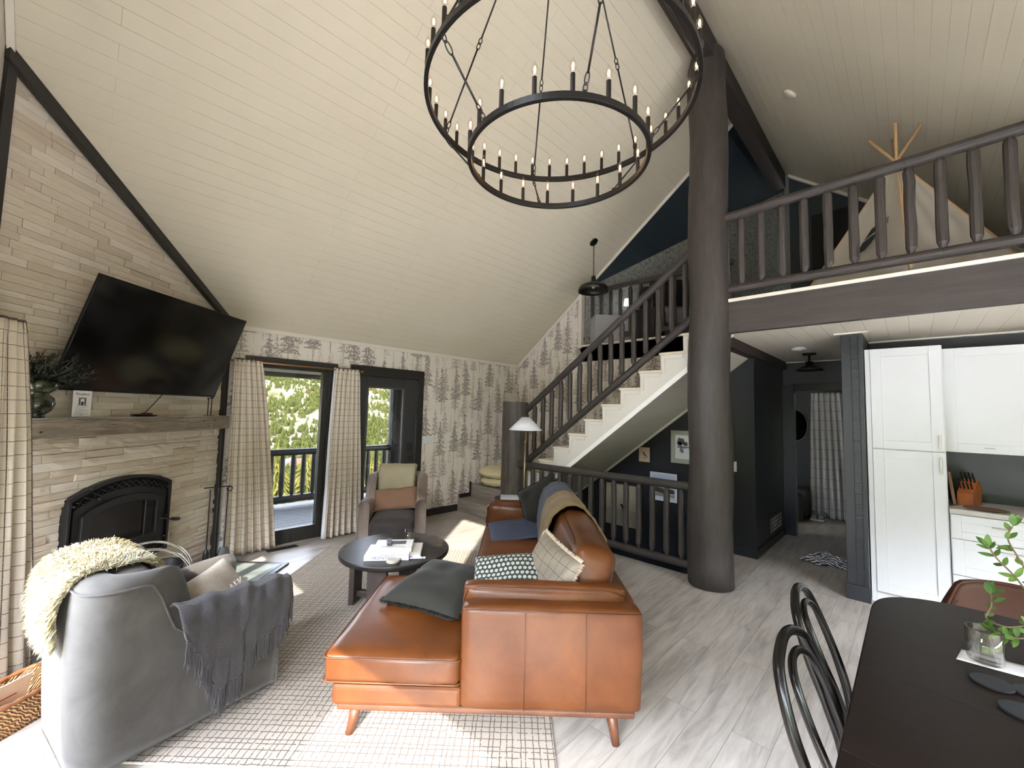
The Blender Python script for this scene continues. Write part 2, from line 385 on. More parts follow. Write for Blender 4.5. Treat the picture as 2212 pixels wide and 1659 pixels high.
# right gable wall: forest wallpaper above the stairs, opening to the loft room, charcoal below
def stz(y): return .976-(y-3.738)*.192/.248
b = MB()
b.prism([(5.66, 5.36, -.3), (5.66, 5.36, zl(5.36)), (5.66, 3.93, zl(3.93)), (5.66, 3.93, 2.735), (5.66, 1.43, 2.735), (5.66, 1.43, stz(1.43)-.28), (5.66, 4.3, stz(4.3)-.28), (5.66, 4.9, -.3)], (.14, 0, 0), uvyz)
struct(b.build('wall_right', M_WALLP))
b = MB(); b.prism([(5.66, 4.9, -.3), (5.66, 4.3, stz(4.3)-.28), (5.66, 1.43, stz(1.43)-.28), (5.66, 1.43, -2.5), (5.66, 4.9, -2.5)], (.14, 0, 0), uvyz); struct(b.build('wall_stairwell', M_CHAR))
b = MB(); b.b2(5.49, 5.66, 1.34, 1.66, -2.5, 2.44); b.b2(5.66, 7.05, 1.341, 1.46, 0, 2.44); struct(b.build('wall_hall_left', M_CHAR))
b = MB(); b.b2(4.41, 5.66, 4.55, 4.62, -2.5, -.3); b.b2(4.35, 4.41, -1, 4.6, -2.5, -.3); b.b2(4.35, 5.66, -1.1, -1, -2.5, -.3); struct(b.build('wall_basement', M_CHAR))
# fireplace corner wall core + left gable wall
FP0 = Vector((1.03, 5.36, 0)); FT = Vector((-1, -1, 0))/sqrt(2); FN = Vector((1, -1, 0))/sqrt(2)
def FPt(s, z, d=0): return FP0+FT*s+FN*d+Vector((0, 0, z))
b = MB(); b.prism([FPt(0, 0, -.03), FPt(2.14, 0, -.03), FPt(2.14, zl(3.86)+.1, -.03), FPt(0, zl(5.36)+.05, -.03)], -FN*.15); struct(b.build('wall_fireplace', M_STONE))
LW = [(-2.3, -.3, .12, 1.80), (-.1, 1.12, .12, 1.80), (2.19, 2.87, .12, 1.80), (3.08, 3.62, .12, 1.80), (.78, 1.40, 2.78, 4.10)]
b = MB(); ys = sorted({-2.7, 3.98, *[v for q in LW for v in q[:2]]})
def ltop(y): return min(zl(y), zr(y))+.05
for i in range(len(ys)-1):
    y0, y1 = ys[i], ys[i+1]; ym = (y0+y1)/2
    cuts = sorted([(q[2], q[3]) for q in LW if q[0] <= ym <= q[1]]); z = 0
    segs = []
    for a, c in cuts: segs.append((z, a)); z = c
    for a, c in segs: b.prism([(-.47, y0, a), (-.47, y1, a), (-.47, y1, c), (-.47, y0, c)], (-.13, 0, 0), uvyz)
    pts = [(-.47, y0, z), (-.47, y1, z), (-.47, y1, ltop(y1))]
    if y0 < RY0 < y1: pts.append((-.47, RY0, ltop(RY0)))
    pts.append((-.47, y0, ltop(y0))); b.prism(pts, (-.13, 0, 0), uvyz)
struct(b.build('wall_left', M_WHITE))
for i, (y0, y1, z0, z1) in enumerate(LW):
    b = MB(); b.b2(-.56, -.52, y0, y1, z0, z0+.03); b.b2(-.56, -.52, y0, y1, z1-.03, z1); b.b2(-.56, -.52, y0, y0+.03, z0, z1); b.b2(-.56, -.52, y1-.03, y1, z0, z1)
    o = struct(b.build('window_%d' % (i+2), M_BLACK))
    p = MB(); p.b2(-.545, -.54, y0+.03, y1-.03, z0+.03, z1-.03); p.build('pane', M_GLASS, o)
    portal('window_portal', (-.50, (y0+y1)/2, (z0+z1)/2), (0, 1, 0), 0, y1-y0, z1-z0, (1, 0, 0))
# front wall (behind the camera's right shoulder) with an unseen window band added for fill light
FILL_WIN = [(.2, 3.6)]
b = MB()
for x0, x1, z0, z1 in [(-.6, 3.6, 0, .9), (-.6, 9.2, 2.0, 2.8), (-.6, .2, .9, 2.0), (3.6, 9.2, 0, 2.0)]: b.b2(x0, x1, -2.63, -2.5, z0, z1)
struct(b.build('wall_front', M_WHITE))
for i, (x0, x1) in enumerate(FILL_WIN):
    b = MB(); b.b2(x0, x1, -2.6, -2.56, .9, .94); b.b2(x0, x1, -2.6, -2.56, 1.96, 2.0); b.b2(x0, x0+.04, -2.6, -2.56, .9, 2.0); b.b2(x1-.04, x1, -2.6, -2.56, .9, 2.0)
    o = struct(b.build('window_%d' % (i+8), M_BLACK)); p = MB(); p.b2(x0+.04, x1-.04, -2.585, -2.58, .94, 1.96); p.build('pane', M_GLASS, o)
    portal('window_portal', ((x0+x1)/2, -2.52, 1.45), (1, 0, 0), 0, x1-x0, 1.1, (0, 1, 0))
portal('window_portal', (1.73, 5.40, 1.1), (1, 0, 0), 0, .8, 1.9, (0, -1, 0))
portal('window_portal', (2.97, 5.40, 1.1), (1, 0, 0), 0, .55, 1.65, (0, -1, 0))
# loft floor, lower ceiling, hall walls
b = MB(); b.prism([(4.36, -2.6, 2.47), (4.36, 1.40, 2.47), (5.66, 1.40, 2.47), (5.66, 3.93, 2.47), (9.2, 3.93, 2.47), (9.2, -2.6, 2.47)], (0, 0, .27)); struct(b.build('floor_loft', M_FLOOR))
b = MB(); b.prism([(4.36, -2.6, 2.44), (4.36, 1.36, 2.44), (9.2, 1.36, 2.44), (9.2, -2.6, 2.44)], (0, 0, .028), lambda p: (p.x, p.y)); struct(b.build('ceiling_lower', M_CEILG))
b = MB()
b.b2(7.08, 7.22, 1.25, 1.34, 0, 2.44); b.b2(7.08, 7.22, -.1, 1.25, 2.05, 2.44); b.b2(7.08, 7.22, -.4, -.1, 0, 2.44)
struct(b.build('wall_hall_end', M_CHAR))
b = MB(); b.b2(8.85, 8.95, -1.0, 2.8, 0, 2.44); b.b2(7.08, 8.95, 2.7, 2.8, 0, 2.44); b.b2(7.15, 8.95, -.9, -.8, 0, 2.44); struct(b.build('wall_entry', M_CHAR))
b = MB(); b.b2(7.1, 9.2, 1.5, 2.8, -.3, 0); struct(b.build('floor_entry', M_FLOOR))
b = MB(); b.b2(7.05, 9.2, 1.36, 2.8, 2.44, 2.47); struct(b.build('ceiling_entry', M_CHAR))
b = MB(); b.b2(5.70, 5.82, -2.6, .312, 0, 2.44); struct(b.build('wall_kitchen', M_CHAR)); b = MB(); b.b2(5.75, 7.15, .312, .33, 0, 2.44); struct(b.build('wall_hall_right', M_CHAR))
# dark panelled pillar at the end of the hall wall
pil = MB(); pil.b2(4.98, 5.06, .32, .475, 0, 2.44); pil.b2(5.06, 5.75, .317, .47, 0, 2.44); pil = struct(pil.build('trim_1', M_CHAR, bevel=.003))
b = MB(); b.b2(4.972, 4.98, .345, .35, .13, 2.40); b.b2(4.972, 4.98, .40, .405, .13, 2.40)
for i in range(22): b.box((4.977, .375, .25+i*.098), (.012, .05, .018+.006*(i % 3)), RX(.15*((i*7 % 5)-2)*.3))
b.build('panel', M_CHAR, pil, bevel=.002); b = MB(); b.b2(4.955, 4.98, .31, .485, 0, .13); b.build('plinth', M_CHAR, pil, bevel=.003)
b = MB(); b.b2(4.93, 4.985, .27, .52, 2.43, 2.444); b.build('cap', M_WHITE, pil)
# loft gable wall with a dark doorway, and the diagonal papered wall
b = MB(); b.prism([(7.5, 1.3, 2.74), (7.5, 1.3, zr(1.3)), (7.5, -2.5, zr(-2.5)), (7.5, -2.5, 2.74)], (.12, 0, 0), uvyz); struct(b.build('wall_loft_end', plain('dark_blue_grey_wall_paint', '2e353b', .6)))
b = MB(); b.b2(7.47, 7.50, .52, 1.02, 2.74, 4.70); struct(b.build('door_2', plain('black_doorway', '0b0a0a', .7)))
b = MB(); b.prism([(7.46, 1.3, zr(1.3)-.05), (7.46, -2.5, zr(-2.5)-.05), (7.46, -2.5, zr(-2.5)+.03), (7.46, 1.3, zr(1.3)+.03)], (.05, 0, 0)); struct(b.build('trim_2', M_WHITE))
DA = Vector((5.66, 3.84, 0)); DB = Vector((8.25, 1.42, 0)); dd = (DB-DA).normalized(); dn = Vector((-dd.y, dd.x, 0))
def DW(s, z, o=0): p = DA+dd*s-dn*-o; return Vector((p.x, p.y, z))
ln = (DB-DA).length
b = MB(); b.prism([DW(0, 2.74), DW(ln, 2.74), DW(ln, zl(DB.y)+.1), DW(0, zl(DA.y)+.1)], dn*.1, lambda p: ((p-DA).dot(dd), p.z)); struct(b.build('wall_loft_diagonal', M_LOFTP))
b = MB(); b.b2(7.5, 9.2, 1.3, 1.36, 2.74, 5.8); struct(b.build('wall_loft_back', M_LOFTP))

# ---------------- trims ----------------
tn = [3]
def trim(mb, mat, parent=None): o = mb.build('trim_%d' % tn[0], mat, bevel=.002); tn[0] += 1; return struct(o)
# white rake trim along the right gable, cream eave bead
b = MB(); b.prism([(5.64, 5.36, zl(5.36)-.05), (5.64, 5.36, zl(5.36)), (5.64, RY0, RZ0), (5.64, RY0, RZ0-.06)], (.02, 0, 0)); trim(b, M_WHITE)
b = MB(); b.b2(-.4, 5.66, 5.34, 5.36, zl(5.36)-.03, zl(5.36)+.02); trim(b, M_WHITE)
# ledge and jamb of the opening to the loft room
b = MB(); b.b2(5.62, 5.82, 1.43, 3.97, 2.715, 2.745); trim(b, M_WHITE)
b = MB(); b.b2(5.63, 5.82, 3.90, 3.965, 2.70, zl(3.95)); trim(b, M_WHITE)
# black trims round the stone: rake, right and left edges
b = MB(); b.prism([FPt(-.02, zl(5.36)-.04, .02), FPt(-.02, zl(5.36)+.03, .02), FPt(2.16, zl(3.83)+.03, .02), FPt(2.16, zl(3.83)-.06, .02)], FN*.05); trim(b, M_BLACK)
b = MB(); b.prism([FPt(.005, 0, .0), FPt(.005, zl(5.36), .0), FPt(.045, zl(5.36), .0), FPt(.045, 0, .0)], FN*.055); trim(b, M_BLACK)
b = MB(); b.prism([FPt(2.10, 0, .0), FPt(2.10, zl(3.87), .0), FPt(2.15, zl(3.85), .0), FPt(2.15, 0, .0)], FN*.055); trim(b, M_BLACK)
# cream rake board at the left gable
b = MB(); b.prism([(-.465, 3.86, zl(3.86)-.01), (-.43, 3.86, zl(3.86)-.01), (-.43, RY0, RZ0-.01), (-.465, RY0, RZ0-.01)], (0, 0, -.02)); trim(b, M_WHITE)
# baseboards
b = MB(); b.b2(3.58, 4.30, 5.345, 5.36, 0, .105); struct(b.build('baseboard_back', M_BLACK))
b = MB(); b.b2(4.34, 4.585, 5.345, 5.36, .2, .26); b.b2(4.555, 4.585, 5.344, 5.36, .26, .44); struct(b.build('baseboard_landing', M_BLACK))
b = MB(); b.b2(5.478, 6.92, 1.325, 1.34, 0, .09); b.b2(5.478, 5.49, 1.34, 1.6, 0, .09); struct(b.build('baseboard_hall', M_CHAR))
# door casing into the entry
b = MB(); b.b2(6.96, 7.08, 1.20, 1.34, 0, 2.1); b.b2(7.05, 7.09, -.1, 1.25, 2.02, 2.12); trim(b, plain('glossy_charcoal_trim', '2b2e36', .2))
# dark beam along the stair opening under the loft, white bead, white cornice above the cabinets
b = MB(); b.b2(4.4, 7.08, 1.30, 1.40, 2.33, 2.44); trim(b, plain('dark_brown_beam_paint', '2a1f1d', .5))
b = MB(); b.b2(5.64, 5.70, -2.5, .31, 2.425, 2.44); trim(b, M_WHITE)
b = MB(); b.b2(7.04, 7.08, .3, 1.34, 2.425, 2.44); trim(b, M_WHITE)
# window casing on the back wall
b = MB(); b.b2(1.213, 2.249, 5.33, 5.36, 2.09, 2.18); b.b2(1.213, 1.31, 5.335, 5.36, 0, 2.09); b.b2(2.15, 2.249, 5.335, 5.36, 0, 2.09); trim(b, M_BLACK)
win = MB(); win.b2(1.30, 2.16, 5.37, 5.45, 0, .165); win.b2(1.30, 2.16, 5.37, 5.45, 2.06, 2.12); win.b2(1.30, 1.40, 5.37, 5.45, .165, 2.06); win.b2(2.08, 2.16, 5.37, 5.45, .165, 2.06)
win = struct(win.build('window_1', M_FRAMEW, bevel=.004)); b = MB(); b.b2(1.40, 2.08, 5.40, 5.406, .165, 2.06); b.build('pane', M_TINT, win)
# door on the back wall
b = MB(); b.b2(2.421, 3.567, 5.325, 5.36, 2.07, 2.196); b.b2(2.421, 2.52, 5.33, 5.36, 0, 2.07); b.b2(3.47, 3.567, 5.33, 5.36, 0, 2.07); trim(b, M_BLACK)
dr = MB(); dr.b2(2.50, 2.69, 5.375, 5.42, .01, 2.06); dr.b2(3.25, 3.48, 5.375, 5.42, .01, 2.06); dr.b2(2.69, 3.25, 5.375, 5.42, 1.91, 2.06); dr.b2(2.69, 3.25, 5.375, 5.42, .01, .26)
dr = struct(dr.build('door_1', plain('charcoal_door_paint', '38383a', .4, var=.02), bevel=.004))
b = MB(); b.b2(2.69, 3.25, 5.395, 5.401, .26, 1.91); b.build('pane', M_TINT, dr)
b = MB(); 
for q in [(2.675, 2.70, .25, 1.925), (3.24, 3.265, .25, 1.925)]: b.b2(q[0], q[1], 5.365, 5.38, q[2], q[3])
b.b2(2.675, 3.265, 5.365, 5.38, 1.90, 1.925); b.build('glazing_bead', plain('door_bead_paint', '4a4a4b', .35), dr)
b = MB(); b.box((3.375, 5.36, 1.06), (.07, .03, .13)); b.build('keypad_lock', M_BLACK, dr, bevel=.006)
b = MB(); b.box((3.385, 5.36, .90), (.06, .025, .06)); b.tube([(3.385, 5.35, .90), (3.385, 5.31, .90), (3.30, 5.305, .90)], .012, 8); b.build('door_handle', M_BLACK, dr, bevel=.003)
b = MB(); b.b2(2.5, 3.48, 5.36, 5.45, -.02, .012); struct(b.build('trim_30', plain('dark_threshold', '2a2725', .5)))
b = MB(); b.b2(2.50, 3.49, 5.37, 5.47, 2.055, 2.13); struct(b.build('trim_32', M_BLACK))
# ledger stones on the fireplace wall
b = MB(); rs = random.Random(3); z = .01
while z < 3.75:
    h = rs.uniform(.036, .062); s = .045+rs.uniform(-.2, 0); rough = 1.0 if z < 1.38 else .35
    while s < 2.10:
        L_ = rs.uniform(.14, .42); s0, s1 = max(s, .045), min(s+L_, 2.10); s += L_+.001
        if s1-s0 < .02: continue
        cy = 5.36-(s1)/sqrt(2)
        if z > zl(5.36-s0/sqrt(2))+.02 and z > zl(cy)+.02: continue
        d = rs.uniform(.004, .03)*rough+.003
        n = max(2, int((s1-s0)/.06)); P = []; 
        for i in range(n+1):
            for j in range(3):
                e = (j == 0 or j == 2 or i in (0, n))
                P.append(FPt(lerp(s0+.0015, s1-.0015, i/n), lerp(z+.001, z+h-.001, j/2)+0, d*(.72 if e else 1)+rs.uniform(-.004, .004)*rough))
        F = [(i*3+j, i*3+j+1, (i+1)*3+j+1, (i+1)*3+j) for i in range(n) for j in range(2)]
        o0 = len(P)
        ring = [i*3 for i in range(n+1)]+[n*3+1, n*3+2]+[i*3+2 for i in range(n-1, -1, -1)]+[1]
        for k in ring: q = Vector(P[k]); P.append(q-FN*((q-FP0).dot(FN)+.01))
        m_ = len(ring)
        for k in range(m_): F.append((ring[k], o0+k, o0+(k+1) % m_, ring[(k+1) % m_]))
        b.add(P, F)
    z += h+.0005
struct(b.build('wall_fireplace_stone', M_STONE))
# ridge beam and posts
b = MB(); b.b2(-.6, 7.5, 1.345, 1.515, 5.27, 5.62); o = b.build('ridge_beam', wood_mat('dark_brown_ridge_beam_paint', '2a2320', '352d2a', .55, (1, 10, 10)), bevel=.006)
tag(o, 'dark brown ridge beam under the peak of the sloping ceilings', 'beam')
def log(pts, r, seed, n=14, jit=.05, segs=14, rj=.03):
    rr = random.Random(seed); A, B_ = Vector(pts[0]), Vector(pts[1]); P = []; Q = []
    for i in range(segs+1):
        t = i/segs; P.append(A.lerp(B_, t)+Vector((rr.uniform(-1, 1), rr.uniform(-1, 1), rr.uniform(-.3, .3)))*r*rj*.6); Q.append(r*(1+rr.uniform(-rj, rj)))
    m_ = MB(); m_.tube(P, Q, n, jit=jit, seed=seed); return m_
P = []; Q = []; rr = random.Random(5)
for i in range(31):
    t = i/30; z = t*5.30; r = lerp(.205, .178, t)*(1+rr.uniform(-.012, .012)); P.append((4.33+.005*sin(i), 1.45+.01*sin(i*.7), z)); Q.append(r)
for k, (dz, q) in enumerate([(.10, .165), (.17, .12), (.22, .06)]): P.append((4.33, 1.45, 5.30+dz)); Q.append(q)
b = MB(); b.tube(P, Q, 22, jit=.015, seed=2); o = b.build('log_post', M_LOG, smooth=True)
tag(o, 'tall dark round log post rising from floor to ridge beside the stair railing', 'post')
b = MB(); rr = random.Random(8)
P = []; Q = []
for i in range(16): t = i/15; P.append((4.40, 4.19, 1.765*t)); Q.append(.19*(1+rr.uniform(-.015, .015)))
b.tube(P, Q, 16, jit=.035, seed=4); o = b.build('newel_post', log_mat('grey_brown_newel_paint', '3a3531', '574f48'))
tag(o, 'short thick hewn log newel post at the foot of the stairs', 'post')
# loft edge beam with white nosing
b = MB(); b.b2(4.30, 4.36, -2.6, 1.28, 2.435, 2.737); o = b.build('loft_beam', wood_mat('taupe_fascia_beam_paint', '322c2a', '443d39', .55, (12, 1, 12), bump=.3), bevel=.004)
tag(o, 'wide dark wood beam along the edge of the loft floor', 'beam')
b = MB(); b.b2(4.285, 4.40, -2.6, 1.28, 2.737, 2.768); trim(b, M_WHITE)

# ---------------- railings ----------------
def baluster(x, y, z0, z1, r, parent, seed, org):
    rr = random.Random(seed); k = .05; P = []; Q = []
    for t, q in [(0, .5), (.025, .62), (.075, 1), (.3, 1.04), (.55, .98), (.8, 1.03), (.925, 1), (.975, .62), (1, .5)]:
        P.append((x-org[0]+rr.uniform(-.003, .003), y-org[1]+rr.uniform(-.003, .003), lerp(z0, z1, t)-org[2])); Q.append(r*q)
    m_ = MB(); m_.tube(P, Q, 10, jit=.008, seed=seed); return m_.build('baluster', M_LOG, parent)
def railing(name, label, top, bot, posts, rt_, rb_, rbal, seed, cat='railing', org=None):
    """posts: list of (x, y, z_bottom, z_top)"""
    org = org or Vector(((top[0][0]+top[1][0])/2, (top[0][1]+top[1][1])/2, min(bot[0][2], bot[1][2])-rb_))
    t = thing(name, label, cat, org)
    for nm, q, r, sd in (('top_rail', top, rt_, 1), ('bottom_rail', bot, rb_, 2)):
        m_ = log([Vector(q[0])-org, Vector(q[1])-org], r, seed+sd, 14, .012, 12, .018); m_.build(nm, M_LOGH, t, smooth=False)
    for i, (x, y, a, c) in enumerate(posts): baluster(x, y, a, c, rbal, t, seed*31+i, org)
    return t
ys = [3.922-.1562*i for i in range(15)]
railing('log_railing', 'dark log railing guarding the open stairwell between newel post and tall post', [(4.33, 4.05, .885), (4.33, 1.62, .905)], [(4.33, 4.05, .13), (4.33, 1.62, .13)], [(4.33, y, .165, .875) for y in ys], .045, .042, .031, 5)
sl = (3.403-1.617)/(1.673-4.077)
def hz(y): return 1.60+(y-4.077)*sl
def lz(y): return .96+(y-3.93)*(2.655-.96)/(1.675-3.93)
ys = [4.005-.1515*i for i in range(16)]
railing('stair_railing', 'dark log stair railing climbing beside the white steps', [(4.45, 4.08, hz(4.08)), (4.45, 1.50, hz(1.50))], [(4.45, 4.06, lz(4.06)), (4.45, 1.50, lz(1.50))], [(4.45, y, lz(y)+.03, hz(y)-.03) for y in ys], .043, .043, .031, 9)
ys = [3.76-.171*i for i in range(13)]
railing('log_railing', 'dark log railing across the loft room opening above the stairs', [(5.74, 3.93, 3.64), (5.74, 1.62, 3.64)], [(5.74, 3.93, 2.86), (5.74, 1.62, 2.87)], [(5.74, y, 2.89, 3.62) for y in ys], .043, .043, .031, 15)
ys = [1.149-.1685*i for i in range(22)]
railing('log_railing', 'long dark log railing along the loft edge in front of the white teepee', [(4.33, 1.28, 3.605), (4.33, -2.5, 3.68)], [(4.33, 1.28, 2.872), (4.33, -2.5, 2.868)], [(4.33, y, 2.90, 3.59+.02*(1.15-y)) for y in ys], .046, .042, .034, 21)

# ---------------- staircase and landing ----------------
st = thing('staircase', 'white painted closed staircase with stepped side panel rising to the loft', 'stairs', (4.45, 4.0, .4))
so = Vector((4.45, 4.0, .4))
RI, RU = .192, .248
steps = [(3.738+RU*(2-i), .592+RI*(i)) for i in range(12)]       # (front edge y, top z)
for i, (y, z) in enumerate(steps):
    y1 = y-RU-.02
    b = MB(); b.b2(4.43-so.x, 5.655-so.x, y1-so.y, y+.02-so.y, z-.028-so.z, z-so.z); b.build('tread', M_TREAD, st, bevel=.004)
    b = MB(); b.b2(4.46-so.x, 5.655-so.x, y-.018-so.y, y-so.y, z-RI-so.z, z-.028-so.z); b.build('riser', M_STAIRW, st)
P = []; 
for y, z in steps: P += [(4.445, y, z-RI-.0), (4.445, y, z-.03)]
P += [(4.445, steps[-1][0]-RU, steps[-1][1]-.03)]
def sk(y): return .931+(y-3.196)*(2.109-.931)/(1.677-3.196)
P += [(4.445, steps[-1][0]-RU, sk(steps[-1][0]-RU)), (4.445, 4.234, sk(4.234))]
b = MB(); b.prism([Vector(p)-so for p in P], (.02, 0, 0)); b.build('side_panel', M_STAIRW, st)
b = MB()                                                         # stepped moulding following the treads
for y, z in steps:
    b.b2(4.436-so.x, 4.446-so.x, y-RU-so.y, y-.045-so.y, z-.075-so.z, z-.03-so.z); b.b2(4.436-so.x, 4.446-so.x, y-.045-so.y, y-so.y, z-RI-.04-so.z, z-.03-so.z)
b.build('stepped_moulding', M_STAIRW, st, bevel=.002)
b = MB(); y0, y1 = 4.3, 1.43; b.prism([Vector((4.425, y0, sk(y0)))-so, Vector((4.425, y1, sk(y1)))-so, Vector((4.425, y1, sk(y1)+.065))-so, Vector((4.425, y0, sk(y0)+.065))-so], (.03, 0, 0)); b.build('lower_moulding', plain('bright_white_trim_paint', 'f1f0ec', .4, var=.01), st)
b = MB(); b.prism([Vector((4.45, 4.4, sk(4.4)))-so, Vector((4.45, 1.40, sk(1.40)))-so, Vector((5.655, 1.40, sk(1.40)-.0))-so, Vector((5.655, 4.4, sk(4.4)))-so], (0, 0, .02), lambda p: (p.x, -p.y*1.26)); b.build('soffit', M_SOFF, st)
b = MB(); b.prism([Vector((5.63, 4.3, sk(4.3)-.035))-so, Vector((5.63, 1.40, sk(1.40)-.035))-so, Vector((5.63, 1.40, sk(1.40)))-so, Vector((5.63, 4.3, sk(4.3)))-so], (.028, 0, 0)); b.build('soffit_bead', M_STAIRW, st)
M_STEPW = wood_mat('greige_step_planks', '756e67', '9c948a', .45, (13, 1.4, 13), bump=.1)
ld_ = thing('landing_steps', 'two wide greige plank steps in the corner below the cream cushions', 'steps', (4.9, 4.9, 0))
b = MB(); b.b2(4.30-4.9, 5.655-4.9, 4.37-4.9, 5.34-4.9, 0.002, .2); b.build('lower_step', M_STEPW, ld_, bevel=.004)
b = MB(); b.b2(4.58-4.9, 5.655-4.9, 4.24-4.9, 5.34-4.9, .2, .4); b.build('upper_step', M_STEPW, ld_, bevel=.004)

# ---------------- fabric helpers ----------------
def fringe(P, nrm, L_, mat, parent, name='fringe', per=1, r=.0022, seed=1, droop=.3, spread=.4):
    rr = random.Random(seed); m_ = MB()
    for p, d in zip(P, nrm):
        for _ in range(per):
            q = Vector(p)+Vector((rr.uniform(-1, 1), rr.uniform(-1, 1), rr.uniform(-1, 1)))*r*1.5; dv = (Vector(d)+Vector((rr.uniform(-1, 1), rr.uniform(-1, 1), rr.uniform(-1, 1)))*spread).normalized(); l = L_*rr.uniform(.7, 1.2)
            m_.tube([q, q+dv*l*.5, q+dv*l+Vector((0, 0, -droop*l))], [r, r*.9, r*.35], 3, cap=False)
    return m_.build(name, mat, parent)
def pillow(name, label, cat, loc, rot, W, H, T, mat, fr=None, frL=.03, seed=1, wr=.012, group=None, frmat=None, sag=0, n=26, uvs=1.0, corner=.9):
    """cushion with pinched corners; rot = 3x3 matrix; local x,y in the cushion plane, z thickness"""
    t = thing(name, label, cat, loc, 0, group)
    t.rotation_euler = rot.to_euler() if rot is not None else (0, 0, 0)
    def pt(u, v, s):
        a, c = 2*u-1, 2*v-1
        ex = 1-.07*(abs(c)**2)*(1-abs(a)**6*corner)*1; ey = 1-.07*(abs(a)**2)*(1-abs(c)**6*corner)
        k = max(0, (1-a**4))*max(0, (1-c**4)); k = k**.5
        x, y = a*W/2*(1-.05*(1-c*c)), c*H/2*(1-.05*(1-a*a))
        z = s*T/2*k
        q = noise.noise(Vector((x*7+seed*9.1, y*7, s*2))); q2 = noise.noise(Vector((x*2.2+seed*4, y*2.2+3, 1)))
        z += wr*q*k*2+wr*1.5*q2*(.3+k); z -= sag*(a*a)*.5
        return (x, y, z)
    m_ = MB()
    for s in (1, -1):
        m_.grid(lambda u, v: pt(u, v, s) if s > 0 else pt(1-u, v, s), n, n, lambda u, v: ((u if s > 0 else 1-u)*W*uvs, v*H*uvs))
    o = m_.build('cover', mat, t, smooth=True, weld=False)
    if fr:
        P = []; D = []; st_ = 46
        for i in range(st_):
            u = (i+.5)/st_
            for (a, c, d) in ((u, 0, (0, -1, 0)), (u, 1, (0, 1, 0)), (0, u, (-1, 0, 0)), (1, u, (1, 0, 0))):
                if fr == 'sides' and d[0] == 0: continue
                if fr == 'end' and d[0] != 1: continue
                P.append(pt(a, c, 0)); D.append(d)
        fringe(P, D, frL, frmat or mat, t, per=9, seed=seed, r=.0015, droop=.1, spread=.55)
    return t, o

# ---------------- leather sofa ----------------
SO = Vector((.914, 2.053, 0)); SA = radians(-46.46)
E1 = Vector((cos(SA), sin(SA), 0)); E2 = Vector((-sin(SA), cos(SA), 0))
def S(e1, e2, z): return SO+E1*e1+E2*e2+Vector((0, 0, z))
def leather():
    g = N('cognac_leather'); v = g.coord(); f = g.noise(v, 3, 5, .65, .3)
    col = g.ramp(f, [(.3, lin('4a260b')), (.5, lin('592f0f')), (.72, lin('683a15'))])
    g.bump(g.math('ADD', g.math('MULTIPLY', g.noise(v, 220, 2), .15), g.noise(v, 9, 4, .6)), .18, .006)
    return g.fin(col, .40, 0, .04, spec=.4)
M_LEA = leather(); M_PIPE = plain('cognac_leather_piping', '532e13', .4)
M_TEAK = wood_mat('teak_sofa_leg_wood', '4c2b19', '633b23', .4, (3, 3, 3))
sofa = thing('sofa', 'cognac leather L-shaped sofa with a chaise at its near end', 'sofa', SO, SA)
def part(nm, fn, mat, parent, **k): m_ = MB(); fn(m_); return m_.build(nm, mat, parent, **k)
def piping(name, pts, r, parent, closed=True, mat=None): m_ = MB(); m_.tube(pts, r, 6, closed=closed, cap=not closed); return m_.build(name, mat or M_PIPE, parent, smooth=True)
# wooden plinth, L shaped
b = MB(); b.b2(.02, 1.46, .03, 2.60, .155, .185); b.b2(.02, .6, .03, .98, .155, .184); 
b = MB(); b.prism([(.02, .02, .152), (1.47, .02, .152), (1.47, 2.62, .152), (.60, 2.62, .152), (.60, .96, .152), (.02, .96, .152)], (0, 0, .034)); b.build('wood_base', M_TEAK, sofa, bevel=.012, seg=3)
b = MB(); b.prism([(.0, .0, .186), (.63, .0, .186), (.63, .97, .186), (.0, .97, .186)], (0, 0, .098)); b.build('chaise_base', M_LEA, sofa, bevel=.022, seg=3)
b = MB(); b.prism([(.58, .12, .186), (1.40, .12, .186), (1.40, 2.50, .186), (.58, 2.50, .186)], (0, 0, .10)); b.build('seat_base', M_LEA, sofa, bevel=.02, seg=3)
def arm(y0, y1, top, nm):
    b = MB(); b.rbox(((.62+1.5)/2, (y0+y1)/2, (.186+top)/2), (.88, y1-y0, top-.186), .03, 12, (.006, .012, .006), wr=.006, seed=3); o = b.build(nm, M_LEA, sofa, smooth=True)
    return o
a1 = arm(.0, .125, .665, 'arm'); 
piping('seam', [(.632, -.004, .655), (1.494, -.004, .655)], .003, a1, False); piping('seam', [(.93, -.012, .20), (.93, -.014, .4), (.93, -.008, .65)], .002, a1, False); piping('seam', [(1.225, -.012, .2), (1.225, -.014, .4), (1.225, -.008, .65)], .002, a1, False)
b = MB(); b.rbox((1.025, .155, .52), (.84, .09, .40), .035, 14, (.0, .02, .02), wr=.01, seed=5); o = b.build('arm_pad', M_LEA, sofa, smooth=True)
piping('piping', [(.615, .115, .33), (.615, .115, .66), (.63, .115, .70), (.68, .113, .715), (1.37, .113, .712), (1.435, .115, .69)], .004, o, False)
b = MB(); b.rbox((1.03, .155, .70), (.83, .085, .05), .02, 10, (.0, .0, .012), wr=.004, seed=6); b.build('arm_pad_top', M_LEA, sofa, smooth=True)
a2 = arm(2.47, 2.61, .64, 'arm'); piping('seam', [(.632, 2.48, .635), (1.49, 2.48, .635)], .003, a2, False)
b = MB(); b.rbox((.99, 2.41, .50), (.82, .13, .30), .05, 14, (.01, .03, .02), wr=.022, wsc=9, seed=7); o = b.build('arm_pad', M_LEA, sofa, smooth=True)
piping('piping', [(.585, 2.36, .40), (.585, 2.36, .60), (.61, 2.36, .638), (1.30, 2.36, .645)], .004, o, False)
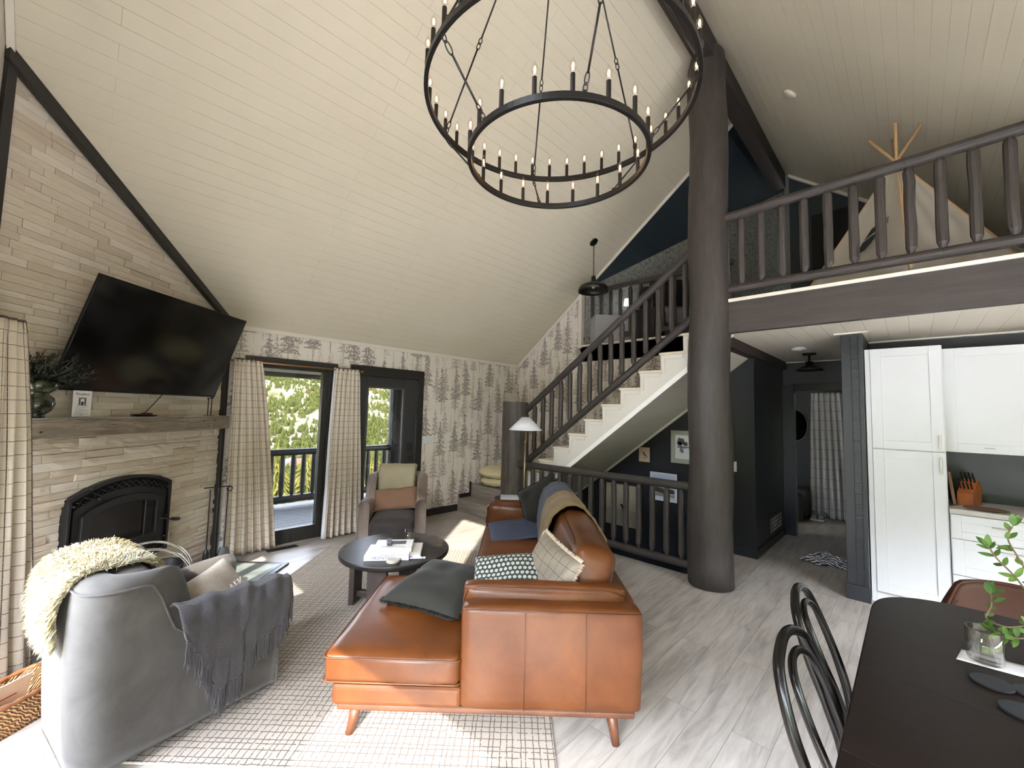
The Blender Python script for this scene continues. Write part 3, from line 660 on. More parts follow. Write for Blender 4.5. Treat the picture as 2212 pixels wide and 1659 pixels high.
b = MB(); b.rbox((1.445, 1.30, .42), (.13, 2.38, .47), .03, 14, (.006, .006, .006), wr=.004, seed=8); b.build('back_frame', M_LEA, sofa, smooth=True)
# seat cushions
def cushion(nm, x0, x1, y0, y1, z0, z1, seed, pf=.018):
    b = MB(); b.rbox(((x0+x1)/2, (y0+y1)/2, (z0+z1)/2), (x1-x0, y1-y0, z1-z0), .035, 16, (.006, .006, pf), wr=.008, seed=seed); o = b.build(nm, M_LEA, sofa, smooth=True)
    for z, r_ in ((z1-.018, .004), (z0+.018, .004)):
        pts = []
        for a, c in ((x0, y0), (x1, y0), (x1, y1), (x0, y1)):
            for k in range(5):
                t = k/4*pi/2; base = {(x0, y0): pi, (x1, y0): 1.5*pi, (x1, y1): 0, (x0, y1): .5*pi}[(a, c)]
                cx_ = a+(.03 if a == x0 else -.03); cy_ = c+(.03 if c == y0 else -.03); pts.append((cx_+.032*cos(base+t), cy_+.032*sin(base+t), z))
        piping('piping', pts, r_, o)
    return o
cushion('chaise_cushion', -.045, .622, -.01, .985, .287, .432, 11, .022)
cushion('seat_cushion', .575, 1.29, .20, 1.27, .287, .43, 12, .026)
cushion('seat_cushion', .575, 1.29, 1.275, 2.34, .287, .43, 13, .026)
def backc(nm, y0, y1, seed, top=.84):
    rot = RY(radians(-13)); b = MB(); d = (.23, y1-y0, top-.43); c = (1.285, (y0+y1)/2, (.43+top)/2+.005)
    b.rbox(c, d, .06, 16, (.035, .02, .03), rot=None, wr=.02, wsc=4, seed=seed)
    P = [Vector(p) for p in b.v]; cc = Vector(c); b.v = [tuple(cc+RY(radians(9)) @ (p-cc)) for p in P]
    o = b.build(nm, M_LEA, sofa, smooth=True)
    for sx_ in (-1, 1):
        pts = []
        for k in range(40):
            a = 2*pi*k/40; ca, sa = cos(a), sin(a); q = max(abs(ca), abs(sa)); f = 1/(abs(ca)**5+abs(sa)**5)**.2
            p = Vector((sx_*d[0]*.44, ca*f*(d[1]/2-.012), sa*f*(d[2]/2-.012))); pts.append(tuple(cc+RY(radians(9)) @ p))
        piping('piping', pts, .0045, o)
    return o
backc('back_cushion', .22, 1.29, 21, .88); backc('back_cushion', 1.30, 2.36, 22, .86)
def leg(x, y, dx, dy):
    b = MB(); b.tube([(x, y, .155), (x+dx, y+dy, 0.0)], [.030, .019], 12); b.build('leg', M_TEAK, sofa, smooth=True)
leg(.10, .10, -.03, -.03); leg(1.37, .10, .02, -.03); leg(1.37, 2.50, .02, .03); leg(.68, 2.50, -.02, .03); leg(.10, .88, -.03, .02)

# ---------------- cushions on the sofa ----------------
def velvet(name, c, var=.1): return plain(name, c, .85, sheen=.08, var=var, nscale=5, bump=.1, bscale=90)
M_OLIVE = velvet('olive_black_velvet', '17150c'); M_OLF = plain('dark_olive_fringe', '14130e', .95)
def face(nrm, upv=(0, 0, 1), roll=0):
    z = Vector(nrm).normalized(); y = Vector(upv); y = (y-z*y.dot(z)).normalized(); x = y.cross(z)
    return Matrix((x, y, z)).transposed() @ RZ(roll)
pillow('throw_pillow', 'large dark olive fringed velvet pillow lying on the near chaise seat', 'pillow', S(.415, .60, .515), face(Vector((0, 0, 1))-E1*.10-E2*.13, E2, radians(-25)), .52, .50, .16, M_OLIVE, 'all', .022, 3, frmat=M_OLF)
def dots():
    g = N('dark_green_dotted_cotton'); uv = g.coord('UV'); x, y, z = g.xyz(uv)
    c = .030; yy = g.math('DIVIDE', y, c); row = g.math('FLOOR', yy)
    xx = g.math('ADD', g.math('DIVIDE', x, c), g.math('MULTIPLY', g.math('MODULO', row, 2.0), .5))
    fx = g.math('SUBTRACT', g.math('FRACT', xx), .5); fy = g.math('SUBTRACT', g.math('FRACT', yy), .5)
    d = g.math('SQRT', g.math('ADD', g.math('MULTIPLY', fx, fx), g.math('MULTIPLY', fy, fy)))
    d = g.math('ADD', d, g.math('MULTIPLY', g.math('SUBTRACT', g.noise(uv, 150, 2), .5), .25))
    return g.fin(g.mix(g.math('LESS_THAN', d, .37), lin('253433')[:3], lin('a9a69c')[:3]), .9)
pillow('throw_pillow', 'dark green pillow printed with rows of small cream blossoms', 'pillow', S(.84, .40, .600), face(-E1*.15-E2*.60+Vector((0, 0, .80)), (0, 0, 1), radians(10)), .44, .42, .15, dots(), None, .02, 5)
M_LIN = check_uv('beige_linen_window_check', '8e8375', '3c3631', .062, .04, jit=.004, base2='82786c')
pillow('throw_pillow', 'beige linen checked pillow with frayed edges leaning on the leather back cushion', 'pillow', S(1.055, .37, .655), face(-E1*.85-E2*.42+Vector((0, 0, .42)), (0, 0, 1), radians(-8)), .43, .43, .12, M_LIN, 'all', .02, 6, frmat=plain('frayed_linen', 'cfc1b0', .95))
pillow('throw_pillow', 'dark olive velvet pillow standing on its corner at the far sofa arm', 'pillow', S(1.14, 2.20, .70), face(-E1*.55-E2*.75+Vector((0, 0, .35)), (0, 0, 1), radians(33)), .45, .45, .15, M_OLIVE, 'all', .018, 9, frmat=M_OLF)
t, o = pillow('throw_pillow', 'flat slate blue linen pillow lying on the far sofa seat', 'pillow', S(.88, 2.04, .475), face(Vector((0, 0, 1))-E1*.12-E2*.08, E2, radians(6)), .52, .54, .07, plain('slate_blue_linen', '3b4052', .9, var=.05, nscale=60, bump=.2, bscale=260), None, .02, 4, wr=.008)
b = MB(); b.box((0, .02, .045), (.055, .016, .003)); b.build('label_patch', plain('dark_label', '2a2c36', .7), t)
# knitted blankets over the back
def knit(name, c1, c2, sc=42):
    g = N(name); uv = g.coord('UV'); x, y, z = g.xyz(uv)
    a = g.math('SINE', g.math('MULTIPLY', x, sc*6.283)); q = g.math('SINE', g.math('ADD', g.math('MULTIPLY', y, sc*9), g.math('MULTIPLY', g.math('ABSOLUTE', a), 1.5)))
    h = g.math('ADD', g.math('MULTIPLY', a, .5), g.math('MULTIPLY', q, .3)); g.bump(h, .9, .008)
    return g.fin(g.ramp(g.math('MULTIPLY_ADD', h, .5, .5), [(.2, lin(c1)), (.8, lin(c2))]), .95, sheen=.2)
def blanket(name, label, y0, y1, front, back, mat, off, seed, wob=.02, folds=2):
    """draped over the sofa back cushion: profile in (e1, z) swept along e2"""
    t = thing(name, label, 'blanket', S(1.285, (y0+y1)/2, .88))
    prof = [(1.115-off, .45+front), (1.12-off, .62), (1.14-off, .78), (1.17-off*.7, .86+off*.5), (1.23, .905+off), (1.30, .915+off), (1.37, .89+off), (1.43+off*.6, .82+off*.6), (1.50+off, .70+off*.3), (1.525+off, .60), (1.53+off, .66-back)]
    n = 60; L_ = [0]
    for i in range(1, len(prof)): L_.append(L_[-1]+sqrt((prof[i][0]-prof[i-1][0])**2+(prof[i][1]-prof[i-1][1])**2))
    def P(u):
        d = u*L_[-1]; i = 1
        while i < len(L_)-1 and L_[i] < d: i += 1
        k = (d-L_[i-1])/(L_[i]-L_[i-1]); return lerp(prof[i-1][0], prof[i][0], k), lerp(prof[i-1][1], prof[i][1], k)
    org = t.location
    def f(u, v, o_=0):
        x, z = P(u); nx = noise.noise(Vector((u*3+seed, v*3, 0)))
        y = lerp(y0, y1, v)+wob*noise.noise(Vector((u*2+seed, 5, v)))*2+.03*(u-.3)
        fold = .008*sin(v*pi*folds*2+u*2)
        return Vector((x, y, z+nx*.006+fold+o_))
    m_ = MB(); m_.grid(lambda u, v: SO+E1*f(u, v).x+E2*f(u, v).y+Vector((0, 0, f(u, v).z))-org, 60, 24, lambda u, v: (v*(y1-y0), u*L_[-1]))
    o = m_.build('knit_cloth', mat, t, smooth=True, solid=.014)
    b = MB()
    for v in (0, 1):
        pts = [SO+E1*f(u/40, v).x+E2*f(u/40, v).y+Vector((0, 0, f(u/40, v).z))-org for u in range(41)]
        b.tube(pts, [.009+.003*sin(i*2.4) for i in range(41)], 7)
    b.build('edge_hem', mat, t, smooth=True)
    return t
blanket('knit_blanket', 'slate blue knitted blanket draped over the sofa back behind the tan one', 1.42, 2.02, .0, .02, knit('blue_knit_wool', '2a3040', '454d62', 60), .022, 3)
blanket('knit_blanket', 'mustard tan knitted blanket draped over the middle of the sofa back', .98, 1.48, .0, .10, knit('tan_knit_wool', '6b5530', '937a4f', 46), .034, 8)

# ---------------- velvet swivel armchairs ----------------
def chair_mat(name, c1, c2): 
    g = N(name); v = g.coord(); f = g.noise(v, 3.5, 5, .6, 1.2)
    g.bump(g.noise(v, 120, 2), .1, .003); return g.fin(g.ramp(f, [(.35, lin(c1)), (.7, lin(c2))]), .8, sheen=.12)
def armchair(label, loc, rz, m1, m2):
    """local +x = where the sitter looks"""
    t = thing('armchair', label, 'armchair', loc, rz)
    # wrap-around shell: plan curve (rounded U) with varying top height, inner and outer skin
    def plan(s, out):                      # s 0..1 from left arm tip round the back to the right arm tip
        hw, fr, bk, r = (.35, .40, -.42, .14) if out else (.235, .42, -.27, .10)
        a = fr-bk-r; l = [a, r*pi/2, 2*(hw-r), r*pi/2, a]; tot = sum(l); d = s*tot
        if d < l[0]: return Vector((fr-d, hw, 0))
        d -= l[0]
        if d < l[1]: k = d/r; return Vector((bk+r-r*sin(k), hw-r+r*cos(k), 0))
        d -= l[1]
        if d < l[2]: return Vector((bk, hw-r-d, 0))
        d -= l[2]
        if d < l[3]: k = d/r; return Vector((bk+r-r*cos(k), -(hw-r)-r*sin(k), 0))
        d -= l[3]; return Vector((bk+r+d, -hw, 0))
    def top(s):
        q = abs(s-.5)*2                      # 0 at back, 1 at arm tips
        if q < .46: return .845-.01*q
        if q < .58: k = (q-.46)/.12; k = k*k*(3-2*k); return lerp(.84, .58, k)
        k = (q-.58)/.42; return .58+.06*sin(k*pi*.55)
    NS, NZ = 72, 12
    def ring(s):
        """closed cross-section from outer bottom, over the top, to inner bottom"""
        o_, i_ = plan(s, True), plan(s, False); h = top(s); P = []
        nrm = (o_-i_).normalized(); c_ = (o_+i_)/2; hwid = (o_-i_).length/2
        for k in range(NZ): z = lerp(.05, h-.06, k/(NZ-1)); bulge = .012*sin(pi*k/(NZ-1)); P.append(o_+nrm*bulge-nrm*.02*(1-k/(NZ-1))+Vector((0, 0, z)))
        for k in range(1, 8): a = pi*k/8; P.append(c_+nrm*hwid*cos(a)+Vector((0, 0, h-.06+.06*sin(a))))
        for k in range(8): z = lerp(h-.06, .2, k/7); P.append(i_+Vector((0, 0, z)))
        return P
    RR = [ring(.0+i/NS) for i in range(NS+1)]; n = len(RR[0]); m_ = MB(); P = [p for r_ in RR for p in r_]
    F = [(i*n+j, i*n+j+1, (i+1)*n+j+1, (i+1)*n+j) for i in range(NS) for j in range(n-1)]+[(i*n+n-1, i*n, (i+1)*n, (i+1)*n+n-1) for i in range(NS)]
    F += [tuple(range(n)), tuple(NS*n+j for j in range(n-1, -1, -1))]
    m_.add(P, F); sh = m_.build('shell', m1, t, smooth=True)
    for e in (0, NS):                        # bulging rounded arm fronts
        c_ = (Vector(RR[e][0])+Vector(RR[e][-1]))/2
    m_ = MB(); 
    m_.tube([RR[i][NZ-1]+Vector((0, 0, .012)) for i in range(NS+1)], .0055, 6); m_.build('piping', m1, t, smooth=True)
    for sg in (1, -1): m_ = MB(); m_.tube([(.405, sg*.35, .06), (.405, sg*.355, .35), (.402, sg*.35, .575)], .0055, 6); m_.build('piping', m1, t, smooth=True)
    m_ = MB(); m_.rbox((.10, 0, .34), (.72, .46, .20), .05, 12, (.02, .0, .03), wr=.006, seed=2); m_.build('seat_cushion', m2, t, smooth=True)
    m_ = MB(); m_.rbox((-.22, 0, .60), (.16, .45, .46), .06, 12, (.03, .0, .0), wr=.006, seed=4); m_.build('inner_back', m2, t, smooth=True)
    m_ = MB(); m_.b2(-.36, .40, -.235, .235, .045, .26); m_.build('seat_front', m1, t, bevel=.02)
    m_ = MB(); m_.lathe([(.0, 0), (.27, 0), (.27, .02), (.05, .03), (.05, .06), (0, .06)], n=28); m_.build('swivel_base', M_BLACK, t, smooth=False)
    return t
ch1 = armchair('grey velvet swivel armchair seen from its side in the left foreground', (.39, 2.898, 0), radians(11), chair_mat('grey_velvet', '3c3936', '4f4c48'), chair_mat('grey_velvet_seat', '433f3c', '524f4b'))
ch2 = armchair('mauve taupe velvet swivel armchair facing the room in front of the glass door', (2.60, 4.37, 0), radians(-125.2), chair_mat('mauve_taupe_velvet', '75675f', '93847b'), chair_mat('dark_brown_velvet', '2a2322', '3a3130'))
# ---------------- sheepskins ----------------
def fur(name, P, NR, L_, mat, parent, per, seed, r=.0016, down=.5, thin=.6):
    rr = random.Random(seed); V_ = []; F = []
    for p, n_ in zip(P, NR):
        for _ in range(per):
            d = (Vector(n_)+Vector((rr.gauss(0, .35), rr.gauss(0, .35), rr.gauss(0, .35)))).normalized(); l = L_*rr.uniform(.6, 1.15)
            b0 = Vector(p)+Vector((rr.uniform(-1, 1), rr.uniform(-1, 1), rr.uniform(-1, 1)))*.009
            s_ = d.cross(Vector((rr.uniform(-1, 1), rr.uniform(-1, 1), rr.uniform(-1, 1)))).normalized()*r
            g_ = Vector((0, 0, -down*l)); k = len(V_); m1_ = b0+d*l*.55+g_*.3; e_ = b0+d*l*.95+g_
            V_ += [b0-s_, b0+s_, m1_+s_*.8, m1_-s_*.8, e_]; F += [(k, k+1, k+2, k+3), (k+3, k+2, k+4)]
    m_ = MB(); m_.add(V_, F); return m_.build(name, mat, parent)
def sheepskin(label, fn, nu, nv, mat, matf, L_, per, seed, loc, cut=None):
    t = thing('sheepskin', label, 'sheepskin', loc); loc = Vector(loc)
    m_ = MB(); m_.grid(lambda u, v: fn(u, v)-loc, nu, nv); hide = m_.build('hide', mat, t, smooth=True, solid=.012)
    P = []; NR = []
    for i in range(nu*2+1):
        for j in range(nv*2+1):
            u, v = i/(nu*2), j/(nv*2); p = fn(u, v); du = fn(min(1, u+.01), v)-fn(max(0, u-.01), v); dv = fn(u, min(1, v+.01))-fn(u, max(0, v-.01)); n_ = du.cross(dv).normalized()
            e = max(abs(2*u-1), abs(2*v-1)); out = Vector((0, 0, 0))
            if e > .9: out = (p-fn(.5, .5)).normalized()*.5
            P.append(p-loc); NR.append(n_+out)
    fur('fleece', P, NR, L_, matf, t, per, seed); return t
M_HIDE = plain('cream_sheepskin_hide', 'a59c86', .95)
def furmat(name, a, c): g = N(name); v = g.coord(); return g.fin(g.ramp(g.noise(v, 5, 4, .6), [(.35, lin(a)), (.65, lin(c))]), .9)
def drape(chair_loc, rz, prof, y0, y1, wav=.015, seed=0, edge=.12):
    """over the chair back: prof = (x, z) points in chair space, swept across y"""
    M_ = Matrix.Translation(Vector(chair_loc)) @ Matrix.Rotation(rz, 4, 'Z'); L_ = [0]
    for i in range(1, len(prof)): L_.append(L_[-1]+sqrt((prof[i][0]-prof[i-1][0])**2+(prof[i][1]-prof[i-1][1])**2))
    def f(u, v):
        d = u*L_[-1]; i = 1
        while i < len(L_)-1 and L_[i] < d: i += 1
        k = (d-L_[i-1])/(L_[i]-L_[i-1]); x, z = lerp(prof[i-1][0], prof[i][0], k), lerp(prof[i-1][1], prof[i][1], k)
        nar = 1-edge*abs(2*u-1)**3+.05*noise.noise(Vector((u*5, seed, v)))
        y = lerp(y0, y1, .5+(v-.5)*nar); q = noise.noise(Vector((x*5+seed, y*5, z*5)))*wav
        return M_ @ Vector((x+q, y, z+abs(q)))
    return f
f2 = drape((2.60, 4.37, 0), radians(-125.2), [(-.09, .50), (-.095, .66), (-.12, .80), (-.17, .90), (-.26, .935), (-.36, .925), (-.44, .88), (-.465, .74)], .20, -.22, .012, 3)
sheepskin('cream sheepskin over the back of the mauve armchair by the glass door', lambda u, v: f2(u, 1-v), 16, 14, M_HIDE, furmat('cream_fleece', '9d966f', 'bab49b'), .030, 14, 5, (2.8, 4.6, .92))
f1 = drape((.39, 2.898, 0), radians(11), [(-.09, .72), (-.13, .82), (-.20, .858), (-.33, .860), (-.40, .845), (-.445, .78), (-.455, .68), (-.45, .56)], -.17, .30, .015, 7)
M_ch1 = Matrix.Translation(Vector((.455, 2.815, 0))) @ Matrix.Rotation(radians(7.5), 4, 'Z')
sheepskin('thick cream and yellow sheepskin over the back of the grey armchair', lambda u, v: f1(u, 1-v), 20, 18, M_HIDE, furmat('yellow_cream_fleece', '847a58', 'a29c88'), .042, 16, 6, (-.05, 2.8, .89))
# brown pillow on the mauve armchair
M_c2 = Matrix.Translation(Vector((2.60, 4.37, 0))) @ Matrix.Rotation(radians(-125.2), 4, 'Z')
R2 = M_c2.to_3x3()
pillow('lumbar_pillow', 'brown woven lumbar pillow with fringed ends on the mauve armchair', 'pillow', M_c2 @ Vector((.02, 0, .575)), R2 @ face((.80, 0, .60), (0, 0, 1), radians(4)), .50, .27, .12, plain('brown_woven_cotton', '8a6b58', .9, var=.08, nscale=90, bump=.2, bscale=200), 'sides', .028, 14, wr=.02, frmat=plain('tan_fringe', 'b39a84', .95))
# magazines or lettered cushion on the grey chair
t, o = pillow('throw_pillow', 'pale grey lettered cushion standing on the grey armchair seat', 'pillow', M_ch1 @ Vector((.16, .10, .545)), M_ch1.to_3x3() @ face((.5, -.62, .60), (0, 0, 1), radians(4)), .40, .27, .12, plain('pale_grey_marled_cotton', 'b9b1a6', .9, var=.12, nscale=30), None, .02, 17)
text_obj('AFK', .075, plain('cream_embroidery', 'e9e4da', .9), t, Matrix.Translation((.06, -.05, .068)), 'embroidered_letters', .002)
# chenille throw on the arm of the grey chair
def chenille():
    g = N('charcoal_chenille'); uv = g.coord('UV'); f = g.noise(uv, 150, 3, .7); k = g.noise(uv, 9, 4, .6)
    g.bump(f, .8, .006); return g.fin(g.mix(k, g.ramp(f, [(.35, lin('17161a')), (.75, lin('3a363b'))]), g.ramp(f, [(.35, lin('252327')), (.75, lin('4c4642'))])), .95, sheen=.15)
M_CHEN = chenille()
tb = thing('throw_blanket', 'charcoal chenille throw with tasselled edge hanging over the grey chair arm', 'blanket', M_ch1 @ Vector((.2, -.4, .62)))
tl = Vector(tb.location); MC = M_ch1
prof = [(-.09, .47), (-.19, .56), (-.23, .62), (-.28, .655), (-.34, .652), (-.382, .60), (-.397, .49), (-.402, .36), (-.405, .23)]
Lp = [0]
for i in range(1, len(prof)): Lp.append(Lp[-1]+sqrt((prof[i][0]-prof[i-1][0])**2+(prof[i][1]-prof[i-1][1])**2))
def throwf(u, v):
    """u across the arm (inside -> hanging outside), v along the arm (back -> front)"""
    # hanging length varies along the arm: short at the back, long in the middle
    hang = (lerp(.60, 1.0, min(1, v/.30)) if v < .30 else lerp(1.0, .62, (v-.30)/.70)+.03*sin(v*17))
    d = u*Lp[-1]*hang; i = 1
    while i < len(Lp)-1 and Lp[i] < d: i += 1
    k = (d-Lp[i-1])/(Lp[i]-Lp[i-1]); y, z = lerp(prof[i-1][0], prof[i][0], k), lerp(prof[i-1][1], prof[i][1], k)
    x = lerp(-.15, .36, v)+.05*(u-.5)*(1 if v < .5 else -.4)+.02*noise.noise(Vector((u*3, v*4, 2)))
    pl = .017*sin(v*21+u*5)*(.3+u)+.010*noise.noise(Vector((u*7, v*9, 4)))
    return MC @ Vector((x, y-abs(pl)*(1 if u > .5 else .3)-.01, z+.030+pl*(.55 if u < .6 else .2)))-tl
m_ = MB(); m_.grid(throwf, 44, 56, lambda u, v: (v*.65, u*.8)); m_.build('cloth', M_CHEN, tb, smooth=True, solid=.010)
m_ = MB(); rr = random.Random(4)
for i in range(30):
    v = (i+.5)/30; p = Vector(throwf(1, v)); 
    for k in range(9):
        q = p+Vector((rr.uniform(-.008, .008), rr.uniform(-.006, .006), 0)); l = rr.uniform(.085, .115)
        m_.tube([q+Vector((0, 0, .006)), q+Vector((rr.uniform(-.006, .006), rr.uniform(-.006, .004), -l*.5)), q+Vector((rr.uniform(-.010, .010), rr.uniform(-.008, .004), -l))], [.0035, .0028, .002], 4, cap=False)
    m_.lathe([(.006, -.006), (.010, 0), (.006, .006)], p, 6)
m_.build('tassel_fringe', M_CHEN, tb)

# ---------------- rug ----------------
def rug_mat():
    g = N('cream_rug_with_brown_grid'); uv = g.coord('UV'); nn = g.noise(uv, 26, 2, .5, 0, True)
    sub = g.n('VectorMath', _operation='MULTIPLY_ADD'); g.L(nn, sub.inputs[0]); sub.inputs[1].default_value = (.010,)*3; g.L(uv, sub.inputs[2]); x, y, z = g.xyz(sub.outputs[0])
    def lines(a, o, cell, w_):
        idx = g.math('FLOOR', g.math('DIVIDE', a, cell)); wn = g.n('TexWhiteNoise', _noise_dimensions='1D'); g.L(idx, wn.inputs['W'])
        pos = g.math('MULTIPLY', wn.outputs['Value'], .45); t = g.math('SUBTRACT', g.math('FRACT', g.math('DIVIDE', a, cell)), pos)
        return g.math('MULTIPLY', g.math('GREATER_THAN', t, 0), g.math('LESS_THAN', t, w_))
    lx, ly = lines(x, y, .038, .13), lines(y, x, .031, .15)
    gap = g.math('GREATER_THAN', g.noise(uv, 75, 2, .6), .40)
    msk = g.math('MULTIPLY', g.math('MAXIMUM', g.math('MULTIPLY', lx, g.math('GREATER_THAN', g.noise(uv, 30, 2), .38)), g.math('MULTIPLY', ly, gap)), .85)
    f = g.noise(uv, 240, 2, .7); g.bump(g.math('SUBTRACT', f, g.math('MULTIPLY', msk, .8)), .6, .006)
    return g.fin(g.mix(msk, g.mix(f, lin('9c9285')[:3], lin('b7ad9f')[:3]), lin('4a3b37')[:3]), .97)
ra = radians(43.6); RC = Vector((-.05, 2.87, 0)); RU_ = Vector((cos(ra), sin(ra), 0)); RV = Vector((cos(ra-pi/2), sin(ra-pi/2), 0))
rug = thing('area_rug', 'cream rug with a brown sketched grid under the sofa and coffee table', 'rug', RC)
m_ = MB(); n1, n2 = 60, 48
m_.grid(lambda u, v: RU_*(u*2.94)+RV*(v*2.34)+Vector((0, 0, .013+.0015*noise.noise(Vector((u*30, v*30, 0))))), n1, n2, lambda u, v: (u*2.94, v*2.34)); m_.build('pile', rug_mat(), rug, smooth=True)
m_ = MB(); m_.prism([(0, 0, .001), RU_*2.94+Vector((0, 0, .001)), RU_*2.94+RV*2.34+Vector((0, 0, .001)), RV*2.34+Vector((0, 0, .001))], (0, 0, .011)); m_.build('edge_binding', plain('cream_rug_edge', 'cfc4b2', .95), rug, bevel=.004)

# ---------------- coffee table ----------------
ct = thing('coffee_table', 'round dark worn wood coffee table standing on the grid rug', 'table', (1.87, 3.12, .0145))
def tabletop():
    g = N('distressed_black_wood'); v = g.coord('Object', (2, 9, 3)); f = g.noise(v, 2.5, 6, .7, .8)
    ed = g.noise(g.coord(), 7, 5, .75); col = g.mix(g.ramp(ed, [(.56, (0, 0, 0)), (.66, (1, 1, 1))]), g.ramp(f, [(.3, lin('141211')), (.72, lin('2b2725'))]), lin('55504d')[:3])
    g.bump(f, .25, .004); return g.fin(col, .36, spec=.35)
MT = tabletop()
m_ = MB(); m_.lathe([(0, .412), (.41, .412), (.435, .418), (.44, .43), (.44, .447), (.435, .455), (.0, .456)], n=64); m_.build('tabletop', MT, ct)
Mleg = wood_mat('dark_brown_table_leg_wood', '2c2522', '463b35', .5, (10, 10, 1.5))
for a in (radians(-142), radians(-52), radians(38), radians(128)):
    m_ = MB(); m_.box((0, 0, .206), (.045, .15, .412)); m_.v = [tuple(RZ(a) @ (Vector(p)+Vector((.33, 0, 0)))) for p in m_.v]; m_.build('leg', Mleg, ct, bevel=.004)
m_ = MB()
for a in (radians(-142), radians(-52)): m_.box((0, 0, .07), (.66, .05, .05), RZ(a))
m_.build('cross_stretcher', Mleg, ct, bevel=.004)
TZ = .0145+.456
# books
def book(name, label, c, rz, w_, d_, h_, colr, lab=None, group=None, pages='efe9dc'):
    t = thing(name, label, 'book', c, rz, group); Mc = plain(name+'_cover', colr, .35, var=.01)
    m_ = MB(); m_.b2(-w_/2, w_/2, -d_/2, d_/2, 0, .0035); m_.b2(-w_/2, w_/2, -d_/2, d_/2, h_-.0035, h_); m_.b2(-w_/2, -w_/2+.004, -d_/2, d_/2, 0, h_) if lab == 'side' else m_.b2(-w_/2, w_/2, -d_/2, -d_/2+.004, 0, h_); m_.build('cover', Mc, t, bevel=.0012)
    m_ = MB(); m_.b2(-w_/2+.006, w_/2-.005, -d_/2+.006, d_/2-.005, .0036, h_-.0036); m_.build('pages', plain(name+'_pages', pages, .8, var=.03), t)
    return t
M_INK = plain('printed_ink', '39393c', .6)
brz = radians(-38)
bA = book('coffee_table_book', 'large white book lettered FRONTIERS at the bottom of the stack on the coffee table', (1.745, 3.00, TZ), brz, .33, .27, .040, 'e4e4e6')
text_obj('FRONTIERS', .030, plain('blue_grey_ink', '56607a', .6), bA, Matrix.Translation((-.02, -.1362, .020)) @ Matrix.Rotation(pi/2, 4, 'X'), 'lettering', .0006, sx=1.15)
bB = book('coffee_table_book', 'white book lying crosswise at the right side of the coffee table stack', Vector((1.905, 2.93, TZ)), brz, .16, .30, .030, 'dedcd6')
bC = book('coffee_table_book', 'white book with a dark photograph on its cover, on top of the stack', Vector((1.80, 3.02, TZ+.040)), brz, .29, .22, .028, 'ebeae6')
m_ = MB(); m_.b2(-.05, .09, -.01, .075, .0281, .0286); m_.build('cover_photo', plain('dark_photo_print', '4a4a4c', .5, var=.5, nscale=28), bC)
m_ = MB(); m_.b2(-.10, .10, -.085, -.078, .0281, .0285); m_.b2(-.09, .08, -.065, -.055, .0281, .0285); m_.build('title_lines', plain('faint_grey_ink', 'a5a5a5', .6), bC)
rm = thing('remote_control', 'dark grey remote lying on the top white book', 'remote', Vector((1.775, 3.055, TZ+.0685)), radians(62))
m_ = MB(); m_.rbox((0, 0, .010), (.15, .042, .018), .009, 8); m_.build('body', plain('graphite_plastic', '3d4046', .4), rm, smooth=True)
m_ = MB(); m_.box((.0, 0, .0185), (.12, .032, .002)); m_.build('face_plate', plain('pale_blue_grey_plate', '9aa3b5', .4), rm)
m_ = MB()
for i in range(7):
    for j in range(3): m_.box((-.05+i*.016, -.010+j*.010, .0205), (.008, .006, .003))
m_.build('buttons', plain('dark_buttons', '24242c', .5), rm, bevel=.0008)
cs_ = thing('coaster_stack', 'round pale stone coasters stacked at the front of the coffee table', 'coaster', (1.69, 2.845, TZ))
for k in range(3): m_ = MB(); m_.lathe([(0, 0), (.048, 0), (.050, .003), (.048, .007), (0, .007)], (0.002*k, -.001*k, k*.0075), n=28); m_.build('coaster', plain('pale_stone', 'b6b0a4', .5), cs_)
pn = thing('pen_device', 'silver pen-shaped device with a purple tip on the coffee table', 'pen device', (1.845, 2.785, TZ), radians(-38))
m_ = MB(); m_.rbox((0, 0, .008), (.12, .020, .015), .007, 6); m_.build('body', plain('silver_plastic', 'd8d8de', .3), pn, smooth=True)
m_ = MB(); m_.rbox((-.035, 0, .0165), (.03, .012, .004), .002, 4); m_.build('purple_panel', plain('purple_panel', '6a58c8', .4), pn, smooth=True)
m_ = MB(); m_.tube([(.062, 0, .008), (.078, 0, .008)], .008, 8); m_.build('tip', plain('white_tip', 'eeeef2', .4), pn, smooth=True)
gl = thing('drinking_glass', 'clear tall empty glass at the back of the coffee table', 'glass', (2.00, 3.12, TZ))
m_ = MB(); m_.lathe([(0, .003), (.030, .003), (.032, .008), (.036, .13), (.034, .13), (.030, .012), (0, .012)], n=28); m_.build('tumbler', glass_mat('tumbler_glass', (.99, .995, .995), .2), gl, smooth=True)

# ---------------- fireplace ----------------
M_IRON = plain('matte_black_cast_iron', '232222', .45, .3, var=.04)
FQ = Matrix((-FT, Vector((0, 0, 1)), FN)).transposed()           # local x = to the right, y = up, z = out of the wall
def fire_thing(name, label, cat, s, z, d=0):
    t = bpy.data.objects.new(name, None); COL.objects.link(t); mm = FQ.to_4x4(); mm.translation = FPt(s, z, d); t.matrix_world = mm
    return tag(t, label, cat)
fi = fire_thing('fireplace_insert', 'black cast iron arched fireplace insert with glass door', 'fireplace', 1.12, .325, .0)
def arch(w_, h, rise, n=16, r0=0.0):
    """outline: bottom left, bottom right, up, arc back"""
    P = [(-w_/2, 0), (w_/2, 0)]
    R_ = (w_*w_/4+rise*rise)/(2*rise); a0 = math.asin(w_/2/R_)
    for i in range(n+1): a = a0-2*a0*i/n; P.append((R_*sin(a), h+R_*cos(a)-R_*cos(a0)))
    return P
